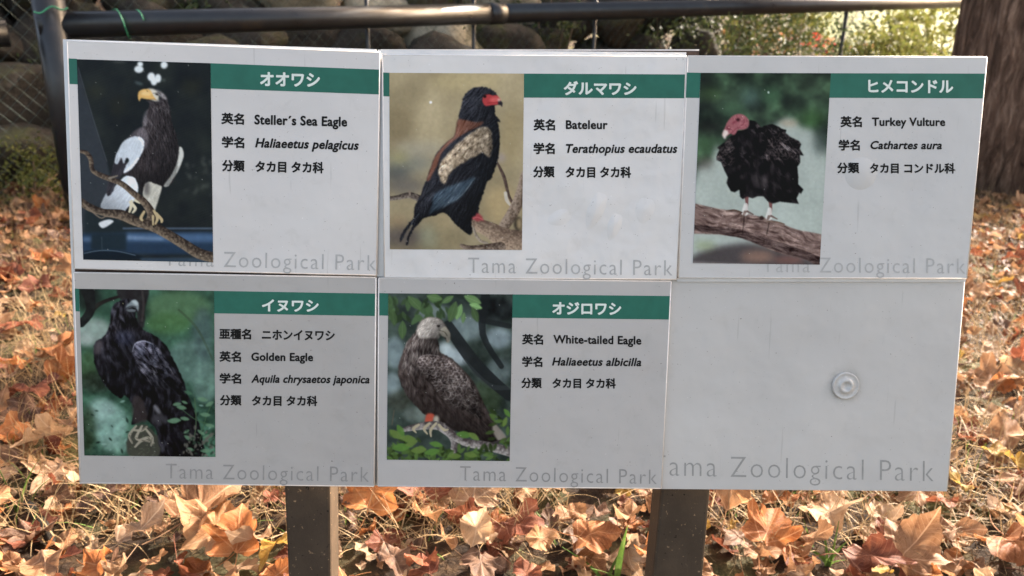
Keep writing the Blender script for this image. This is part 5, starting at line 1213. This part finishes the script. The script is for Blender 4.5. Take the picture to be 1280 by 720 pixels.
def place_mid(g, n):
    out = []
    while len(out) < n:
        y = g.uniform(1.5, 4.4); x = g.uniform(-1.3 - y * .5, 1.1 + y * .66)
        if abs(x - .05) > y * .45 and (x - FX0) * fn.x + (y - FY0) * fn.y < 1.0: out.append((x, y))
    return out
tag(link('leaf_litter', carpet('leaf_litter', 1500, lambda g: g.uniform(.045, .085), pr, place_mid, ['oval', 'lobed'], (.01, .045), 9, mats)), 'loose curled leaves piled on the ground farther back on both sides', 'leaf litter', kind='stuff')
def place_far(g, n):
    out = []
    while len(out) < n:
        y = g.uniform(2.6, 11); x = g.uniform(.3 * y - .2, 9); out.append((x, y))
    return out
tag(link('leaf_litter', carpet('leaf_litter', 3600, lambda g: g.uniform(.06, .12), pr, place_far, ['oval', 'lobed'], (.0, .03), 6, mats)), 'blurred dry leaves lying on the slope beyond the fence', 'leaf litter', kind='stuff')

# ------------------------------------------------------------------ dry grass and green blades
def blades(n, place, Lr, wr, seed, flat=(0.2, 1.5), z=(0, .01)):
    g = np.random.default_rng(seed); V = []; Fc = []
    for x, y in place(g, n):
        a = g.uniform(0, 6.3); el = g.uniform(*flat); L = g.uniform(*Lr); w = g.uniform(*wr); bend = g.normal(0, .5)
        d = np.array([math.cos(a) * math.cos(el), math.sin(a) * math.cos(el), math.sin(el)]); s = np.array([-math.sin(a), math.cos(a), 0])
        p = np.array([x, y, bank_h(x, y) + g.uniform(*z)]); k = len(V)
        for i in range(4):
            f = i / 3; q = p + d * L * f + s * bend * L * f * f * .5 + np.array([0, 0, -1]) * L * f * f * .35 * math.cos(el)
            q[2] = max(q[2], p[2] * .5 + .002); ww = w * (1 - .75 * f)
            V += [q - s * ww, q + s * ww]
        for i in range(3): Fc.append((k + 2 * i, k + 2 * i + 1, k + 2 * i + 3, k + 2 * i + 2))
    return mesh('dry_grass', V, Fc)
def place_grass(g, n):
    out = []
    while len(out) < n:
        y = g.uniform(0.3, 3.6); x = g.uniform(-1.0 - y * .5, 1.1 + y * .6)
        if mnoise.noise(Vector((x * 3, y * 3, 8))) > -0.25: out.append((x, y))
    return out
tag(link('dry_grass', blades(40000, place_grass, (.03, .12), (.0005, .0014), 31, (0.15, 1.35), (0, .035)), M_STRAW), 'pale dry grass straws tangled between the fallen leaves', 'dry grass', kind='stuff')
tag(link('short_grass', blades(2600, place_grass, (.03, .07), (.0008, .0016), 32, (0.4, 1.4)), M_GRASS), 'sparse short green grass between the dry straws', 'grass', kind='stuff')
def blade_plant(name, px, py, specs, label, mat):
    p = on_ground(px, py); t = empty(name, (p.x, p.y, 0), label, 'plant')
    for (dx, dy, L, w, lx, ly) in specs:
        m = MB(); V = []; n = 10
        for i in range(n + 1):
            f = i / n; q = Vector((p.x + dx + lx * f * f, p.y + dy + ly * f * f, bank_h(p.x, p.y) + L * f)); ww = w * math.sin(math.pi * min(1, .25 + .75 * f)) + .0004
            V += [q + Vector((-ww, 0, 0)), q + Vector((0, .0015, 0)), q + Vector((ww, 0, 0))]
        Fc = [(3 * i + a, 3 * i + a + 1, 3 * i + a + 4, 3 * i + a + 3) for i in range(n) for a in (0, 1)]
        m.add(V, Fc); link('blade', m.me('blade', True), mat, t)
    return t
blade_plant('grass_plant', 770, 735, [(0, 0, .10, .0045, .012, .01), (-.02, .005, .05, .003, -.06, .02), (.01, 0, .04, .003, -.05, -.01), (-.01, .01, .06, .002, .03, .02)], 'upright green grass blades between the centre and the right post', M_GRASS)
blade_plant('seedling', 1035, 705, [(0, 0, .035, .005, -.045, .005), (0, 0, .04, .004, .03, .01), (0, .005, .06, .0018, -.01, .02), (.004, 0, .07, .0014, .012, .02), (0, 0, .02, .004, .02, -.01)], 'small green seedling in front of the dark red-brown leaf', M_GRASS)
blade_plant('grass_plant', 20, 640, [(0, 0, .08, .0014, -.03, .02), (.01, 0, .09, .0014, .03, .02), (.02, .01, .07, .0012, .05, -.01), (-.01, 0, .06, .0014, -.05, 0)], 'thin green grass tuft near the lower left corner', M_GRASS)
# a mossy stick
q = on_ground(35, 640); q2 = on_ground(68, 690)
m = MB(); m.tube([q + Vector((0, 0, .015)), (q + q2) / 2 + Vector((.004, 0, .022)), q2 + Vector((0, 0, .012))], [.008, .0095, .006], 10)
tag(link('stick', m.me('stick', True), M_STONE_D), 'short grey mossy stick lying left below the board', 'stick')
for i, (x, y, a, L) in enumerate(((180, 640, .4, .16), (500, 660, 1.3, .15), (1100, 650, 2.0, .17), (1215, 640, 1.6, .13))):
    q = on_ground(x, y); d = Vector((math.cos(a), math.sin(a), .15)) * L; m = MB()
    m.tube([q + Vector((0, 0, .02)), q + d * .5 + Vector((.006, .004, .035)), q + d + Vector((0, 0, .02))], [.002, .0018, .001], 6)
    tag(link('twig', m.me('twig', True), M_TWIG), ['thin brown twig below the lower left panel', 'thin brown twig right of the left post', 'thin brown twig below the bare panel', 'thin brown twig near the lower right corner'][i], 'twig')
